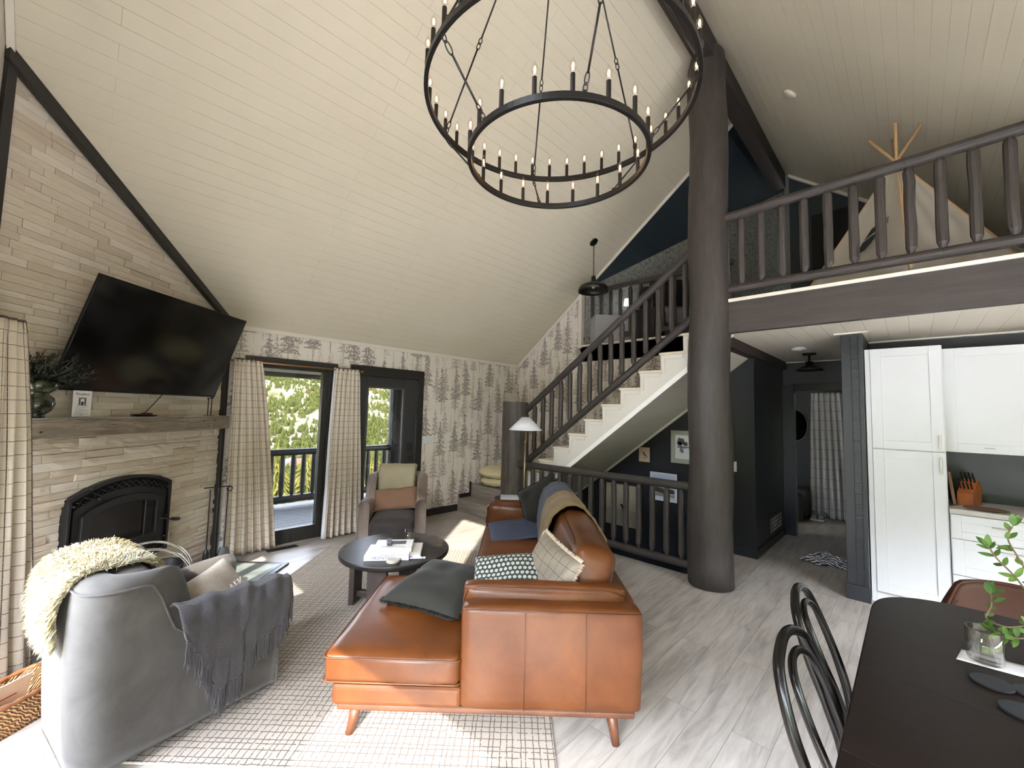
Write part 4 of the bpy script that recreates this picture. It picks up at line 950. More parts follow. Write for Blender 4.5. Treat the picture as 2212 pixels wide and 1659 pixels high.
def frame(mb, o_, i_, z0, z1):
    """ring between two outlines with equal count"""
    n = len(o_); P = [(p[0], p[1], z) for z in (z0, z1) for q in (o_, i_) for p in q]; F = []
    for k in range(n):
        l = (k+1) % n; F += [(2*n+k, 2*n+l, 3*n+l, 3*n+k), (k, l, 2*n+l, 2*n+k), (n+k, 3*n+k, 3*n+l, n+l), (k, n+k, n+l, l)]
    mb.add(P, F)
O1 = arch(.885, .60, .108); I1 = [(x*.955, .022+y*.935+.0) for x, y in O1]
m_ = MB(); frame(m_, O1, I1, -.02, .062); m_.build('outer_frame', M_IRON, fi, bevel=.004)
m_ = MB(); m_.prism([(x, y, .0) for x, y in I1], (0, 0, .037)); m_.build('backing', plain('flat_black', '0c0b0b', .9), fi)  # even black sheet behind grille and door
O2 = [(x*.86, .075+y*.80) for x, y in arch(.80, .60, .105)]; I2 = [(x*.80, .115+y*.66+.01) for x, y in arch(.745, .60, .09)]
O2 = [(x, y+.145) for x, y in arch(.70, .32, .09)]; I2 = [(x, y+.19) for x, y in arch(.575, .265, .045)]
band_o = [(x, y+.085) for x, y in arch(.80, .435, .092)]
m_ = MB(); frame(m_, band_o, O2, .030, .050)                      # band between grille and door
G_ = m_.build('inner_frame', M_IRON, fi, bevel=.003)
m_ = MB(); frame(m_, O2, I2, .046, .070); dr_ = m_.build('door', M_IRON, fi, bevel=.004)
m_ = MB(); m_.prism([(x, y, .050) for x, y in I2], (0, 0, .003)); m_.build('door_glass', plain('smoky_fire_glass', '121110', .06, spec=.9, var=0), dr_)
m_ = MB(); m_.tube([(.18, .195, .062), (.18, .485, .062)], .004, 6); m_.build('glass_bar', M_IRON, dr_)
m_ = MB(); m_.tube([(.315, .285, .055), (.35, .285, .085), (.42, .262, .09)], .007, 8); m_.build('handle_rod', M_IRON, dr_); 
m_ = MB(); m_.tube([(.42, .262, .09), (.44, .257, .091), (.51, .240, .092), (.525, .237, .092)], [.009, .015, .017, .008], 10); m_.build('handle_grip', plain('black_wood_grip', '1a1716', .35), dr_, smooth=True)
m_ = MB()                                                          # lattice grille in the arched band and along the bottom
def arcpt(t, h): a = (t-.5)*2; return (a*.385, h+.092*(1-a*a)-.0)
for k in range(13):
    t0, t1 = k/13, (k+1)/13
    for (ha, hb) in ((.496, .542), (.542, .496)):
        p, q = arcpt(t0, ha+.03), arcpt(t1, hb+.03); m_.tube([(p[0], p[1], .046), (q[0], q[1], .046)], .0035, 5)
for k in range(11):
    x0, x1 = -.36+k*.065, -.36+(k+1)*.065
    for (ya, yb) in ((.028, .068), (.068, .028)): m_.tube([(x0, ya, .046), (x1, yb, .046)], .0035, 5)
m_.build('lattice_grille', M_IRON, fi)
for (x, y) in [(-.40, .30), (-.40, .12), (.40, .30), (.40, .12), (-.30, .655), (.30, .655), (0, .69), (.22, .565), (-.22, .565), (-.41, .55), (.41, .55)]:
    m_ = MB(); m_.lathe([(.009, .044), (.009, .066), (.005, .070), (0, .071)], (x, y, 0), 10); m_.build('rivet', M_IRON, fi, smooth=True)
def mantel_mat():
    g = N('weathered_grey_brown_timber'); v = g.coord('Object', (1.3, 10, 10)); f = g.noise(v, 2, 7, .7, 1.6); k = g.noise(g.coord('Object', (2, 30, 30)), 2, 4, .6, .5)
    col = g.ramp(f, [(.28, lin('5a4f43')), (.5, lin('7d7162')), (.75, lin('9c9182'))]); col = g.mix(g.ramp(k, [(.62, (0, 0, 0)), (.68, (1, 1, 1))]), col, lin('3a2e25')[:3])
    g.bump(f, .7, .008); return g.fin(col, .8)
mt = fire_thing('mantel_beam', 'weathered grey brown timber mantel across the stone wall', 'mantel', 1.09, 1.375, .03)
m_ = MB(); m_.b2(-.92, .93, 0, .125, 0, .17); o = m_.build('timber', mantel_mat(), mt, bevel=.008); 
m_ = MB()
for x, y in [(-.82, .045), (.56, .085), (.70, .085), (.62, .035), (.70, .035)]: m_.box((x, y, .171), (.012, .012, .004))
m_.build('peg_holes', plain('dark_hole', '1d1612', .9), mt)
m_ = MB(); m_.b2(-.88, .89, .125, .1305, .02, .155); m_.build('top_strip', plain('pale_grey_metal_strip', 'a7a7a8', .4, .2), mt)
MZ = 1.375+.1305
# things on the mantel
sg = fire_thing('fireplace_sign', 'small white card headed Fireplace standing on the mantel', 'sign', 1.60, MZ, .12)
m_ = MB(); m_.box((0, .095, 0), (.125, .18, .004)); m_.build('card', plain('white_card', 'dcdcdc', .5, var=.01), sg)
m_ = MB(); m_.box((0, .004, 0), (.06, .008, .05)); m_.build('stand', glass_mat('clear_acrylic', (.9, .92, .92)), sg)
text_obj('Fireplace', .026, M_INK, sg, Matrix.Translation((0, .162, .0024)), 'lettering', .0004)
m_ = MB()                                                           # line drawing of a small hearth
for x0, x1, y0, y1 in [(-.028, .028, .132, .137), (-.024, .024, .127, .130), (-.024, -.014, .09, .127), (.014, .024, .09, .127), (-.030, .030, .083, .088), (-.009, .009, .088, .110)]: m_.b2(x0, x1, y0, y1, .002, .003)
m_.build('hearth_drawing', M_INK, sg)
m_ = MB()
for k in range(7): m_.b2(-.045, .045-.02*(k % 3), .073-k*.008, .075-k*.008, .002, .0026)
m_.b2(-.012, .012, .016, .020, .002, .0026); m_.build('text_lines', plain('grey_print', '8d8d8d', .6), sg)
pl = fire_thing('oval_tray', 'small dark beaded tray with red lighter and tools on the mantel', 'tray', 1.045, MZ, .085)
m_ = MB(); m_.lathe([(0, .001), (.06, .001), (.085, .012), (.088, .014), (.06, .006), (0, .005)], n=28, axis=RX(-pi/2)); m_.build('dish', plain('dark_bronze_dish', '2c2622', .4, .4), pl, smooth=True)
m_ = MB()
for k in range(34): a = 2*pi*k/34; m_.lathe([(.0, -.0035), (.0035, 0), (0, .0035)], (.088*cos(a), .0145, .088*sin(a)), 6)
m_.build('bead_rim', plain('pale_beads', 'c9bfae', .5), pl)
m_ = MB(); m_.rbox((.01, .021, .01), (.09, .014, .02), .006, 6); m_.build('red_lighter', plain('red_plastic', '9e2a20', .4), pl, smooth=True)
m_ = MB(); m_.tube([(-.15, .016, .02), (-.02, .020, .02)], .003, 6); m_.tube([(-.02, .020, .02), (.01, .021, .03)], .006, 6); m_.build('thin_tool', M_IRON, pl)
cd = fire_thing('candle_holder', 'pair of thin black metal stick holders at the right end of the mantel', 'candle holder', .33, MZ, .10)
for x in (-.02, .025): m_ = MB(); m_.box((x, .085, 0), (.006, .17, .006)); m_.build('stem', M_IRON, cd)
m_ = MB(); m_.box((0, .002, 0), (.09, .004, .05)); m_.build('base', M_IRON, cd); m_ = MB(); m_.box((.026, .178, 0), (.018, .018, .018)); m_.build('cup', M_IRON, cd)
m_ = MB(); m_.box((-.02, .17, 0), (.012, .012, .012)); m_.build('cup', M_IRON, cd)
# vase with greenery (left end)
vs_ = fire_thing('potted_greenery', 'dark green glazed gourd vase of evergreen sprigs on the left end of the mantel', 'vase', 1.87, MZ, .10)
def glaze(): g = N('dark_olive_glaze'); v = g.coord(); return g.fin(g.ramp(g.noise(v, 6, 4, .6), [(.4, lin('14170b')), (.7, lin('262b14'))]), .12, coat=.5)
m_ = MB(); m_.lathe([(0, 0), (.048, 0), (.050, .012), (.045, .018), (.075, .045), (.092, .085), (.085, .125), (.058, .150), (.062, .158), (.085, .175), (.100, .205), (.096, .235), (.088, .24), (.08, .22), (0, .20)], n=36, axis=RX(-pi/2)); m_.build('vase', glaze(), vs_, smooth=True)
M_SPRIG = plain('dark_grey_green_sprigs', '263026', .8, var=.25, nscale=20); m_ = MB(); st_ = MB(); rr = random.Random(9)
for k in range(80):
    a = rr.uniform(0, 2*pi); el = rr.uniform(.25, 1.3); L_ = rr.uniform(.14, .25); d0 = Vector((cos(a)*cos(el)+.35, sin(el)*.9, sin(a)*cos(el)*.55+.25)); pts = [Vector((cos(a)*.04, .21, sin(a)*.04))]
    for j in range(5): pts.append(pts[-1]+d0.normalized()*L_/5); d0 += Vector((rr.uniform(-.25, .25), rr.uniform(-.2, .15), rr.uniform(-.2, .2)))
    st_.tube(pts, .0018, 4)
    for j in range(46):
        t = rr.uniform(.1, 1)*5; i = min(4, int(t)); p = pts[i].lerp(pts[i+1], t-i); d = Vector((rr.gauss(0, 1), rr.gauss(0, 1), rr.gauss(0, 1))).normalized(); s_ = d.cross(Vector((0, 1, .3))).normalized()*.0055; l = rr.uniform(.016, .030)
        m_.add([p, p+d*l*.5+s_, p+d*l, p+d*l*.5-s_], [(0, 1, 2, 3)])
m_.build('needles', M_SPRIG, vs_); st_.build('twigs', plain('dark_twig', '3a3026', .8), vs_)

# ---------------- television on its arm ----------------
tvm = FQ.to_4x4(); A_ = .044; B_ = .341
nn = FN*cos(A_)-(-FT)*sin(A_); ex = (-FT)*cos(A_)+FN*sin(A_); nt_ = nn*cos(B_)-Vector((0, 0, 1))*sin(B_); uu = Vector((0, 0, 1))*cos(B_)+nn*sin(B_)
tv = bpy.data.objects.new('television', None); COL.objects.link(tv); mm = Matrix((ex, uu, nt_)).transposed().to_4x4(); mm.translation = FPt(1.061, 2.077, .252); tv.matrix_world = mm
tag(tv, 'large flat black television tilted forward above the mantel', 'television')
m_ = MB(); m_.box((0, 0, -.012), (1.45, .827, .02)); m_.build('bezel', plain('black_tv_bezel', '0d0d0e', .35, var=0), tv, bevel=.004)
m_ = MB(); m_.box((0, .004, -.0005), (1.435, .805, .003)); m_.build('screen', plain('black_glossy_screen', '050506', .11, spec=.8, var=0), tv)
m_ = MB(); m_.rbox((0, -.08, -.045), (1.2, .55, .05), .02, 6); m_.build('back_housing', plain('black_tv_back', '101011', .5, var=0), tv)
m_ = MB(); m_.b2(-.2, .2, -.2, .2, -.085, -.07); m_.build('mount_plate', M_IRON, tv, bevel=.003)
m_ = MB(); iv = tv.matrix_world.inverted()
for p, q in ((Vector((0, .1, -.08)), FPt(1.25, 2.15, .04)), (Vector((0, -.1, -.08)), FPt(1.25, 2.0, .04))): m_.tube([p, iv @ q], .016, 8)
m_.build('mount_arm', M_IRON, tv)
cb = bpy.data.objects.new('power_cord', None); 
m_ = MB(); p0 = tv.matrix_world @ Vector((-.02+.18, -.41, -.03)); m_.tube([iv @ p0, iv @ (p0.lerp(FPt(1.0, 1.58, .10), .5)+Vector((0, 0, .01))), iv @ FPt(1.07, MZ+.035, .11), iv @ FPt(1.12, MZ+.012, .09)], .004, 6); m_.build('power_cord', M_IRON, tv)

# ---------------- hearth, tools, bucket, carrier ----------------
def HF(s, d, z=0): p = FP0+FT*s+FN*d; return Vector((p.x, p.y, z))
h0 = (Vector((1.564, 4.651, 0))-FP0); dd_ = h0.dot(FN)
hp = thing('hearth_slab', 'black edged slate hearth panel on the floor in front of the fireplace', 'hearth', HF(1.0, .44))
def hq(p): return Vector(p)-hp.location
m_ = MB(); A0, A1, A2, A3 = HF(.10, .03), HF(.12, .88), HF(1.95, .88), HF(1.95, .03)
m_.prism([hq(A0)+Vector((0, 0, .002)), hq(A1)+Vector((0, 0, .002)), hq(A2)+Vector((0, 0, .002)), hq(A3)+Vector((0, 0, .002))], (0, 0, .014)); m_.build('frame', M_BLACK, hp, bevel=.003)
g = N('grey_green_slate'); v_ = g.coord(); ff = g.noise(v_, 3, 6, .7, 1.0); g.bump(ff, .4, .006); M_SLATE = g.fin(g.ramp(ff, [(.35, lin('5c6462')), (.7, lin('8b9491'))]), .4)
m_ = MB(); m_.prism([hq(HF(.16, .25, .0165)), hq(HF(.18, .83, .0165)), hq(HF(1.9, .83, .0165)), hq(HF(1.9, .25, .0165))], (0, 0, .003)); m_.build('slate_panel', M_SLATE, hp)
vt = thing('floor_register', 'black slotted floor vent in front of the tall window', 'vent', (1.665, 5.20, 0)); m_ = MB(); m_.b2(-.16, .16, -.045, .045, .0005, .006); m_.build('plate', M_BLACK, vt, bevel=.001)
m_ = MB()
for k in range(14): m_.b2(-.145+k*.021, -.136+k*.021, -.035, .035, .006, .0075)
m_.build('slots', plain('slot_black', '080808', .8), vt)
ft = thing('fireplace_tools', 'black iron fireplace tool set with hanging shovel beside the checked curtain', 'tool set', (.975, 4.965, .017))
m_ = MB(); m_.b2(-.09, .09, -.07, .07, 0, .012); m_.build('base', M_IRON, ft, bevel=.003)
m_ = MB(); m_.tube([(0, 0, .01), (0, 0, .79)], .008, 8); m_.tube([(-.12, .01, .785), (.09, -.03, .79)], .006, 8); m_.tube([(.09, -.03, .79), (.11, -.03, .77), (.10, -.03, .74), (.07, -.03, .745), (.065, -.03, .77), (.09, -.03, .79)], .006, 8); m_.build('stand', M_IRON, ft)
def tool(nm, x, y, f): m_ = MB(); m_.tube([(x, y, .77), (x, y, .20)], .006, 8); f(m_, x, y); m_.build(nm, M_IRON, ft)
tool('brush', -.065, .005, lambda m, x, y: (m.lathe([(.006, .20), (.024, .16), (.030, .05), (.028, .04), (0, .04)], (x, y, 0), 14)))
def shov(m, x, y):
    m.grid(lambda u, v: (x+(v-.5)*(.05+.06*min(1, u*2.2))*1.0, y-.01-.012*(1-(2*v-1)**2)+.0, .20-u*.17), 8, 8)
m_ = MB(); m_.tube([(.075, -.02, .77), (.075, -.02, .19)], .006, 8); m_.build('shovel_handle', M_IRON, ft)
m_ = MB(); shov(m_, .075, -.02); m_.build('shovel_blade', plain('ash_grey_steel', '5f5f5e', .6, .4, var=.3, nscale=15), ft, smooth=True, solid=.002)
bk = thing('ash_bucket', 'black metal ash bucket with wire handle by the stone wall', 'bucket', (.56, 4.63, .017))
m_ = MB(); m_.lathe([(0, 0), (.10, 0), (.135, .23), (.142, .235), (.137, .24), (.13, .235), (.095, .01), (0, .01)], n=28); m_.build('pail', M_IRON, bk, smooth=True)
m_ = MB(); m_.tube([(-.137, 0, .22), (-.15, -.06, .16), (-.08, -.13, .12), (.08, -.13, .12), (.15, -.06, .16), (.137, 0, .22)], .0035, 6); m_.build('wire_handle', plain('bright_wire', '9a9a9a', .3, .9), bk)
lc = thing('log_carrier', 'chrome hooped log carrier with pale canvas between grey chair and hearth', 'log carrier', (.38, 3.96, .001), radians(-8))
M_CHROME = plain('chrome', 'd6d6d8', .12, 1, var=0)
for y in (-.10, .10):
    m_ = MB(); m_.tube([(.26*cos(2*pi*k/48), y, .335+.26*sin(2*pi*k/48)) for k in range(48)], .009, 8, closed=True); m_.build('hoop', M_CHROME, lc, smooth=True)
m_ = MB(); m_.grid(lambda u, v: (.245*cos(pi+pi*u), -.13+.26*v, .33+.245*sin(pi+pi*u)), 24, 4, lambda u, v: (u, v)); m_.build('canvas_sling', plain('pale_canvas', 'b5ada0', .9), lc, smooth=True, solid=.006)
for y in (-.09, .09):
    m_ = MB(); m_.b2(-.14, .14, y-.012, y+.012, .0, .075); m_.build('foot', M_IRON, lc, bevel=.003)

# ---------------- woven basket and curtains ----------------
def wicker():
    g = N('woven_water_hyacinth'); uv = g.coord('UV', (34, 20, 1)); w_ = g.n('TexWave', _wave_type='BANDS', _bands_direction='DIAGONAL'); g.L(uv, w_.inputs[0]); w_.inputs['Scale'].default_value = 1.2; w_.inputs['Distortion'].default_value = 6; w_.inputs['Detail'].default_value = 1
    g.bump(w_.outputs['Fac'], 1, .012); return g.fin(g.ramp(w_.outputs['Fac'], [(.15, lin('6e4424')), (.5, lin('b98653')), (.85, lin('d9ae7a'))]), .75)
MW = wicker()
bs = thing('woven_basket', 'woven hyacinth basket of papers on the floor at the left edge', 'basket', (-.185, 3.30, .001), radians(38))
def bas(u, v, o_=0):
    a = 2*pi*u; ca, sa = cos(a), sin(a); f = 1/(abs(ca)**4+abs(sa)**4)**.25; k = .86+.14*v; h = .15+.035*abs(ca)**3
    return (.19*ca*f*k+o_*ca, .135*sa*f*k+o_*sa, .0+h*v)
m_ = MB(); m_.grid(lambda u, v: bas(u, v), 64, 8, lambda u, v: (u, v*.22), wu=True); m_.build('side', MW, bs, smooth=True, solid=.018)
m_ = MB(); m_.tube([bas(k/64, 1) for k in range(64)], [.012+.003*sin(k*2.2) for k in range(64)], 8, closed=True); m_.build('rim', MW, bs, smooth=True)
m_ = MB(); m_.prism([bas(k/32, 0) for k in range(32)], (0, 0, .01)); m_.build('base', MW, bs)
pp = thing('paper_bundle', 'folded paper sheet with a red arrow stuck in the basket', 'paper', Vector((-.185, 3.30, .06)), radians(38)); 
m_ = MB(); m_.box((.0, .045, .075), (.26, .006, .15), RX(.25)); m_.build('sheet', plain('peach_paper', 'd9c2a8', .8), pp)
m_ = MB(); m_.prism([(-.10, .0295, .075), (-.065, .0295, .092), (-.07, .0295, .080), (.07, .0295, .080), (.07, .0295, .074), (-.07, .0295, .073), (-.065, .0295, .060)], (0, .002, 0)); m_.build('red_arrow', plain('red_print', '93342a', .7), pp); pp.location.z = .03
M_KIN = wood_mat('split_kindling', 'a07f5c', 'c9ab84', .8, (2, 12, 12))
for k in range(5):
    kk = MB(); kk.box((0, 0, 0), (.24, .018+.003*k, .016)); o = kk.build('kindling_stick', M_KIN, None, bevel=.001); o.location = Vector((-.185, 3.30, .035+.006*k))+RZ(radians(38)) @ Vector((0, -.085+.022*k, 0)); o.rotation_euler = (0, .04*k-.08, radians(38+3*k-6))
    tag(o, 'split kindling stick lying in the woven basket', 'kindling', 'kindling sticks in the woven basket')
M_CURT = check_uv('cream_window_check_curtain', 'd3c9ba', '54453f', .076, .045, bump=.1, base2='c6bbab', cellx=.052)
def curtain(label, P0_, P1_, B0_, B1_, zt, zb, mat, folds=7, amp=.03, seed=1, cloth=1.7, lining=None, loc=None, group=None, bot=None):
    t = thing('curtain', label, 'curtain', loc or ((P0_[0]+P1_[0])/2, (P0_[1]+P1_[1])/2, zb)); L0 = Vector(t.location); rr = random.Random(seed); ph = [rr.uniform(-.7, .7) for _ in range(folds*2+2)]
    wd = ((Vector(P1_)-Vector(P0_)).length+(Vector(B1_)-Vector(B0_)).length)/2
    def f(u, v):
        """u down, v across"""
        a = Vector(P0_).lerp(Vector(P1_), v); c = Vector(B0_).lerp(Vector(B1_), v); k = u**.8; p = a.lerp(c, k); dr__ = (Vector(P1_)-Vector(P0_)).normalized(); n_ = Vector((dr__.y, -dr__.x))
        am = amp*(.45+.75*u)*(1-.3*noise.noise(Vector((v*3+seed, u*2, 0)))); i = v*folds; w_ = sin(2*pi*i+ph[int(i)]*.9*u+.6*sin(u*3+seed))
        q = am*w_+.010*noise.noise(Vector((v*14+seed, u*3, 2)))*(.3+u); 
        if u < .05: q += .006*sin(2*pi*v*folds*2.3)
        side = .012*cos(2*pi*i*1)*u
        z = lerp(zt, zb+(bot(v) if bot else 0), u)
        return Vector((p.x+n_.x*q+dr__.x*side, p.y+n_.y*q+dr__.y*side, z))-L0
    m_ = MB(); m_.grid(f, 40, folds*16, lambda u, v: (v*wd*cloth, -u*(zt-zb))); m_.build('cloth', mat, t, smooth=True, solid=.003)
    m_ = MB(); m_.tube([f(0, v/60)+Vector((0, 0, -.005)) for v in range(61)], .008, 6); m_.build('top_hem', mat, t, smooth=True)
    if lining is not None:
        m_ = MB(); m_.grid(lambda u, v: f(u, lining*.03)+Vector((-.028*v*(.3+.9*u), .03*v, 0)), 20, 3, lambda u, v: (v*.1, u)); m_.build('lining', plain('white_lining', 'dcdce2', .9), t, smooth=True, solid=.002)
    return t
curtain('long cream checked curtain panel left of the tall window beside the fire tools', (1.085, 5.24), (1.350, 5.24), (1.085, 5.20), (1.60, 5.24), 2.125, .02, M_CURT, 6, .028, 2, 2.0)
curtain('long cream checked curtain panel with white lining between window and glass door', (2.185, 5.24), (2.50, 5.24), (2.12, 5.21), (2.60, 5.24), 2.125, .02, M_CURT, 6, .030, 5, 1.8, lining=0)
rd = thing('curtain_rod', 'thin brass curtain rod above the tall window', 'curtain rod', (1.80, 5.25, 2.10)); m_ = MB(); m_.tube([(-.74, 0, 0), (.74, 0, 0)], .0085, 10); m_.build('rod', plain('brushed_brass', 'a97f52', .3, .9), rd, smooth=True)
for q in (-1, 1): m_ = MB(); m_.tube([(.73*q, 0, 0), (.75*q, 0, 0)], .013, 10); m_.build('finial', plain('brass_finial', 'a97f52', .3, .9), rd, smooth=True)
for x in (-.60, .62): m_ = MB(); m_.box((x, .045, 0), (.012, .09, .012)); m_.build('bracket', M_BLACK, rd)
curtain('cream checked curtain hanging beside the stone wall at the left edge', (-.265, 3.67), (-.41, 3.42), (-.115, 3.62), (-.40, 3.36), 2.07, .02, M_CURT, 5, .030, 9, 1.9)
sw = thing('light_switch', 'white four-gang light switch plate on the forest wallpaper by the door', 'light switch', (3.68, 5.358, 1.16)); m_ = MB(); m_.b2(-.105, .105, -.006, .001, -.058, .058); m_.build('plate', M_WHITEC, sw, bevel=.002)
for k in range(4): m_ = MB(); m_.b2(-.09+k*.047, -.055+k*.047, -.009, -.006, -.034, .034); m_.build('rocker', M_WHITEC, sw, bevel=.001)
ot = thing('wall_outlet', 'white outlet plate low in the corner behind the fire tools', 'outlet', (1.10, 5.357, .10)); m_ = MB(); m_.b2(-.05, .05, -.006, .001, -.06, .06); m_.build('plate', M_WHITEC, ot, bevel=.002)
m_ = MB(); m_.tube([(0, -.01, 0), (-.02, -.04, -.05), (-.08, -.10, -.088), (-.18, -.22, -.078), (-.30, -.35, -.078)], .004, 6); m_.build('plugged_cord', M_IRON, ot)

# ---------------- chandelier ----------------
CHX, CHY = 1.80, 1.43
ch = thing('chandelier', 'large black two-tier ring chandelier with candle bulbs hanging from the ridge beam', 'chandelier', (CHX, CHY, 5.27))
M_CH = plain('black_chandelier_iron', '1b1a19', .4, .3, var=.03)
def ringz(z): return z-5.27
def ring_(nm, r, z, h=.040, w_=.022):
    m_ = MB(); n = 96; P = []; F = []
    for k in range(n):
        a = 2*pi*k/n
        for (dr__, dz) in ((-w_/2, -h/2), (w_/2, -h/2), (w_/2, h/2), (-w_/2, h/2)): P.append(((r+dr__)*cos(a), (r+dr__)*sin(a), ringz(z)+dz))
    for k in range(n):
        for j in range(4): F.append((k*4+j, k*4+(j+1) % 4, ((k+1) % n)*4+(j+1) % 4, ((k+1) % n)*4+j))
    m_.add(P, F); return m_.build(nm, M_CH, ch, bevel=.002)
ring_('lower_ring', .505, 3.06, .034); ring_('upper_ring', .755, 3.40, .034)
M_BULB = glass_mat('candle_bulb_glass', (1, .97, .93), .25); M_FIL = emit('warm_filament', 'ffb060', 6); M_CAP = plain('pale_metal_cap', 'cfc9c0', .3, .6)
mb_ = MB(); mb_.tube([(0, 0, 0), (0, 0, .088)], .0115, 12); me_c = mb_.build('candle', M_CH, ch)
mb_ = MB(); mb_.lathe([(0, .100), (.010, .102), (.0155, .115), (.0165, .126), (.013, .142), (.006, .158), (.001, .170), (0, .171)], n=14); bu = mb_.build('bulb', M_BULB, me_c, smooth=True)
mb_ = MB()
for k in range(4): a = k*pi/2; mb_.tube([(.003*cos(a), .003*sin(a), .104), (.006*cos(a), .006*sin(a), .128), (.002*cos(a), .002*sin(a), .142)], .0011, 4)
fl = mb_.build('filament', M_FIL, me_c); mb_ = MB(); mb_.lathe([(.0095, .088), (.0095, .102), (0, .103)], n=10); cp = mb_.build('cap', M_CAP, me_c)
def place_candle(c, kids, x, y, z):
    c.location = (x, y, z)
first = True
for (r, z, n, off) in ((.505, 3.077, 18, .10), (.755, 3.417, 36, .05)):
    for k in range(n):
        a = 2*pi*k/n+off
        if first: c = me_c; first = False
        else:
            c = me_c.copy(); COL.objects.link(c); c.parent = ch
            for q in (bu, fl, cp): d = q.copy(); COL.objects.link(d); d.parent = c
        c.location = (r*cos(a), r*sin(a), ringz(z))
def link(mb, p, q, r=.010, t=.0032):
    p, q = Vector(p), Vector(q); d = (q-p); L_ = d.length; d.normalize(); s_ = d.cross(Vector((.3, .2, 1))).normalized(); P = []
    for k in range(16): a = 2*pi*k/16; P.append((p+q)/2+d*(L_/2+.002)*cos(a)+s_*r*sin(a))
    mb.tube(P, t, 6, closed=True)
for k in range(6):
    a = radians(52+60*k); u_ = Vector((.755*cos(a), .755*sin(a), ringz(3.42))); l_ = Vector((.505*cos(a), .505*sin(a), ringz(3.08))); tp = Vector((.03*cos(a), .03*sin(a), -.10)); dn_ = (u_-tp)
    m_ = MB(); L_ = dn_.length; d = dn_.normalized(); mid = tp+d*(L_-.62)
    m_.tube([tp, mid], .0055, 8); link(m_, mid, mid+d*.035); link(m_, mid+d*.03, mid+d*.07); m_.tube([mid+d*.065, u_-d*.07], .0055, 8); link(m_, u_-d*.075, u_-d*.03); link(m_, u_-d*.035, u_+d*.003)
    m_.build('hanging_rod', M_CH, ch, smooth=True)
    m_ = MB(); u2_ = u_-Vector((0, 0, .045)); dn_ = l_-u2_; L_ = dn_.length; d = dn_.normalized(); link(m_, u2_+Vector((0, 0, .01)), u2_+d*.03); link(m_, u2_+d*.025, u2_+d*.085, .012); m_.tube([u2_+d*.08, l_-d*.07], .0055, 8); link(m_, l_-d*.075, l_-d*.03); link(m_, l_-d*.035, l_+d*.004)
    m_.build('tier_rod', M_CH, ch, smooth=True)
    m_ = MB(); m_.box((.755*cos(a), .755*sin(a), ringz(3.42)), (.012, .012, .02), RZ(a)); m_.box((.505*cos(a), .505*sin(a), ringz(3.08)), (.012, .012, .02), RZ(a)); m_.build('eye_bolt', M_CH, ch)
m_ = MB(); m_.lathe([(0, 0), (.06, 0), (.06, -.015), (.02, -.03), (.02, -.10), (.035, -.11), (0, -.12)], n=24); m_.build('canopy', M_CH, ch, smooth=True)

# ---------------- pendant barn lamp ----------------
pd = thing('pendant_lamp', 'black barn pendant lamp hanging over the stairs', 'pendant lamp', (5.025, 3.28, 3.39))
m_ = MB(); m_.lathe([(.005, .235), (.03, .23), (.033, .20), (.045, .13), (.05, .125), (.12, .115), (.19, .085), (.215, .045), (.222, .0), (.218, .0), (.21, .042), (.185, .078), (.11, .105), (.0, .115)], n=40); m_.build('shade', plain('black_enamel', '171615', .35, var=.02), pd, smooth=True)
m_ = MB(); m_.tube([(0, 0, .23), (0, 0, .735)], .006, 8); m_.build('stem', M_CH, pd)
m_ = MB(); ax = Vector((0, .792, 1)).normalized().to_track_quat('Z', 'Y').to_matrix(); m_.lathe([(0, -.018), (.055, -.012), (.065, 0), (.065, .012), (0, .012)], (0, .0, .735), 24, ax); m_.build('canopy', M_CH, pd, smooth=True)
m_ = MB(); m_.lathe([(0, .045), (.02, .055), (.028, .08), (.015, .105), (0, .106)], n=14); m_.build('bulb', plain('frosted_bulb', 'cfcac0', .4), pd, smooth=True)

# ---------------- floor lamp, side table ----------------
lp = thing('floor_lamp', 'slim brass floor lamp with white cone shade beside the newel post', 'floor lamp', (4.0, 3.62, 0))
m_ = MB(); m_.lathe([(.052, 1.552), (.215, 1.388)], n=48); m_.build('lamp_shade', plain('white_linen_shade', 'd9d9df', .9, var=.01), lp, smooth=True, solid=.003)
m_ = MB(); m_.tube([(0, 0, .02), (0, 0, 1.40)], .008, 10); m_.tube([(.02, 0, 1.23), (.02, 0, 1.37)], .006, 8); m_.lathe([(.012, 1.22), (.014, 1.235), (.012, 1.25)], n=12); m_.build('pole', plain('satin_brass', 'a3916c', .35, .8), lp, smooth=True)
m_ = MB(); m_.tube([(0, 0, 1.40), (0, 0, 1.56)], .004, 8); m_.lathe([(0, 1.57), (.008, 1.562), (0, 1.552)], n=10); m_.build('finial', plain('brass_tip', 'a3916c', .35, .8), lp)
m_ = MB(); m_.lathe([(0, .002), (.13, .002), (.13, .018), (.02, .024), (0, .024)], n=32); m_.build('base', plain('brass_base', '8f7d5a', .4, .7), lp, smooth=True)
sd = thing('side_table', 'small round dark brown side table behind the far arm of the sofa', 'table', (3.77, 3.62, 0)); m_ = MB(); m_.lathe([(0, .53), (.20, .53), (.215, .54), (.215, .55), (0, .552)], n=36); m_.build('tabletop', plain('dark_brown_stain', '30221f', .4), sd, smooth=False)
m_ = MB(); m_.tube([(0, 0, .02), (0, 0, .53)], .02, 12); m_.build('pedestal', plain('dark_brown_stain_leg', '30221f', .4), sd); m_ = MB(); m_.lathe([(0, .001), (.15, .001), (.15, .016), (.03, .026), (0, .026)], n=28); m_.build('base', plain('dark_brown_base', '30221f', .4), sd)
book('magazine', 'thick glossy magazine on the small side table behind the sofa', (3.74, 3.60, .552), radians(-46), .26, .19, .024, 'c6ccd4')

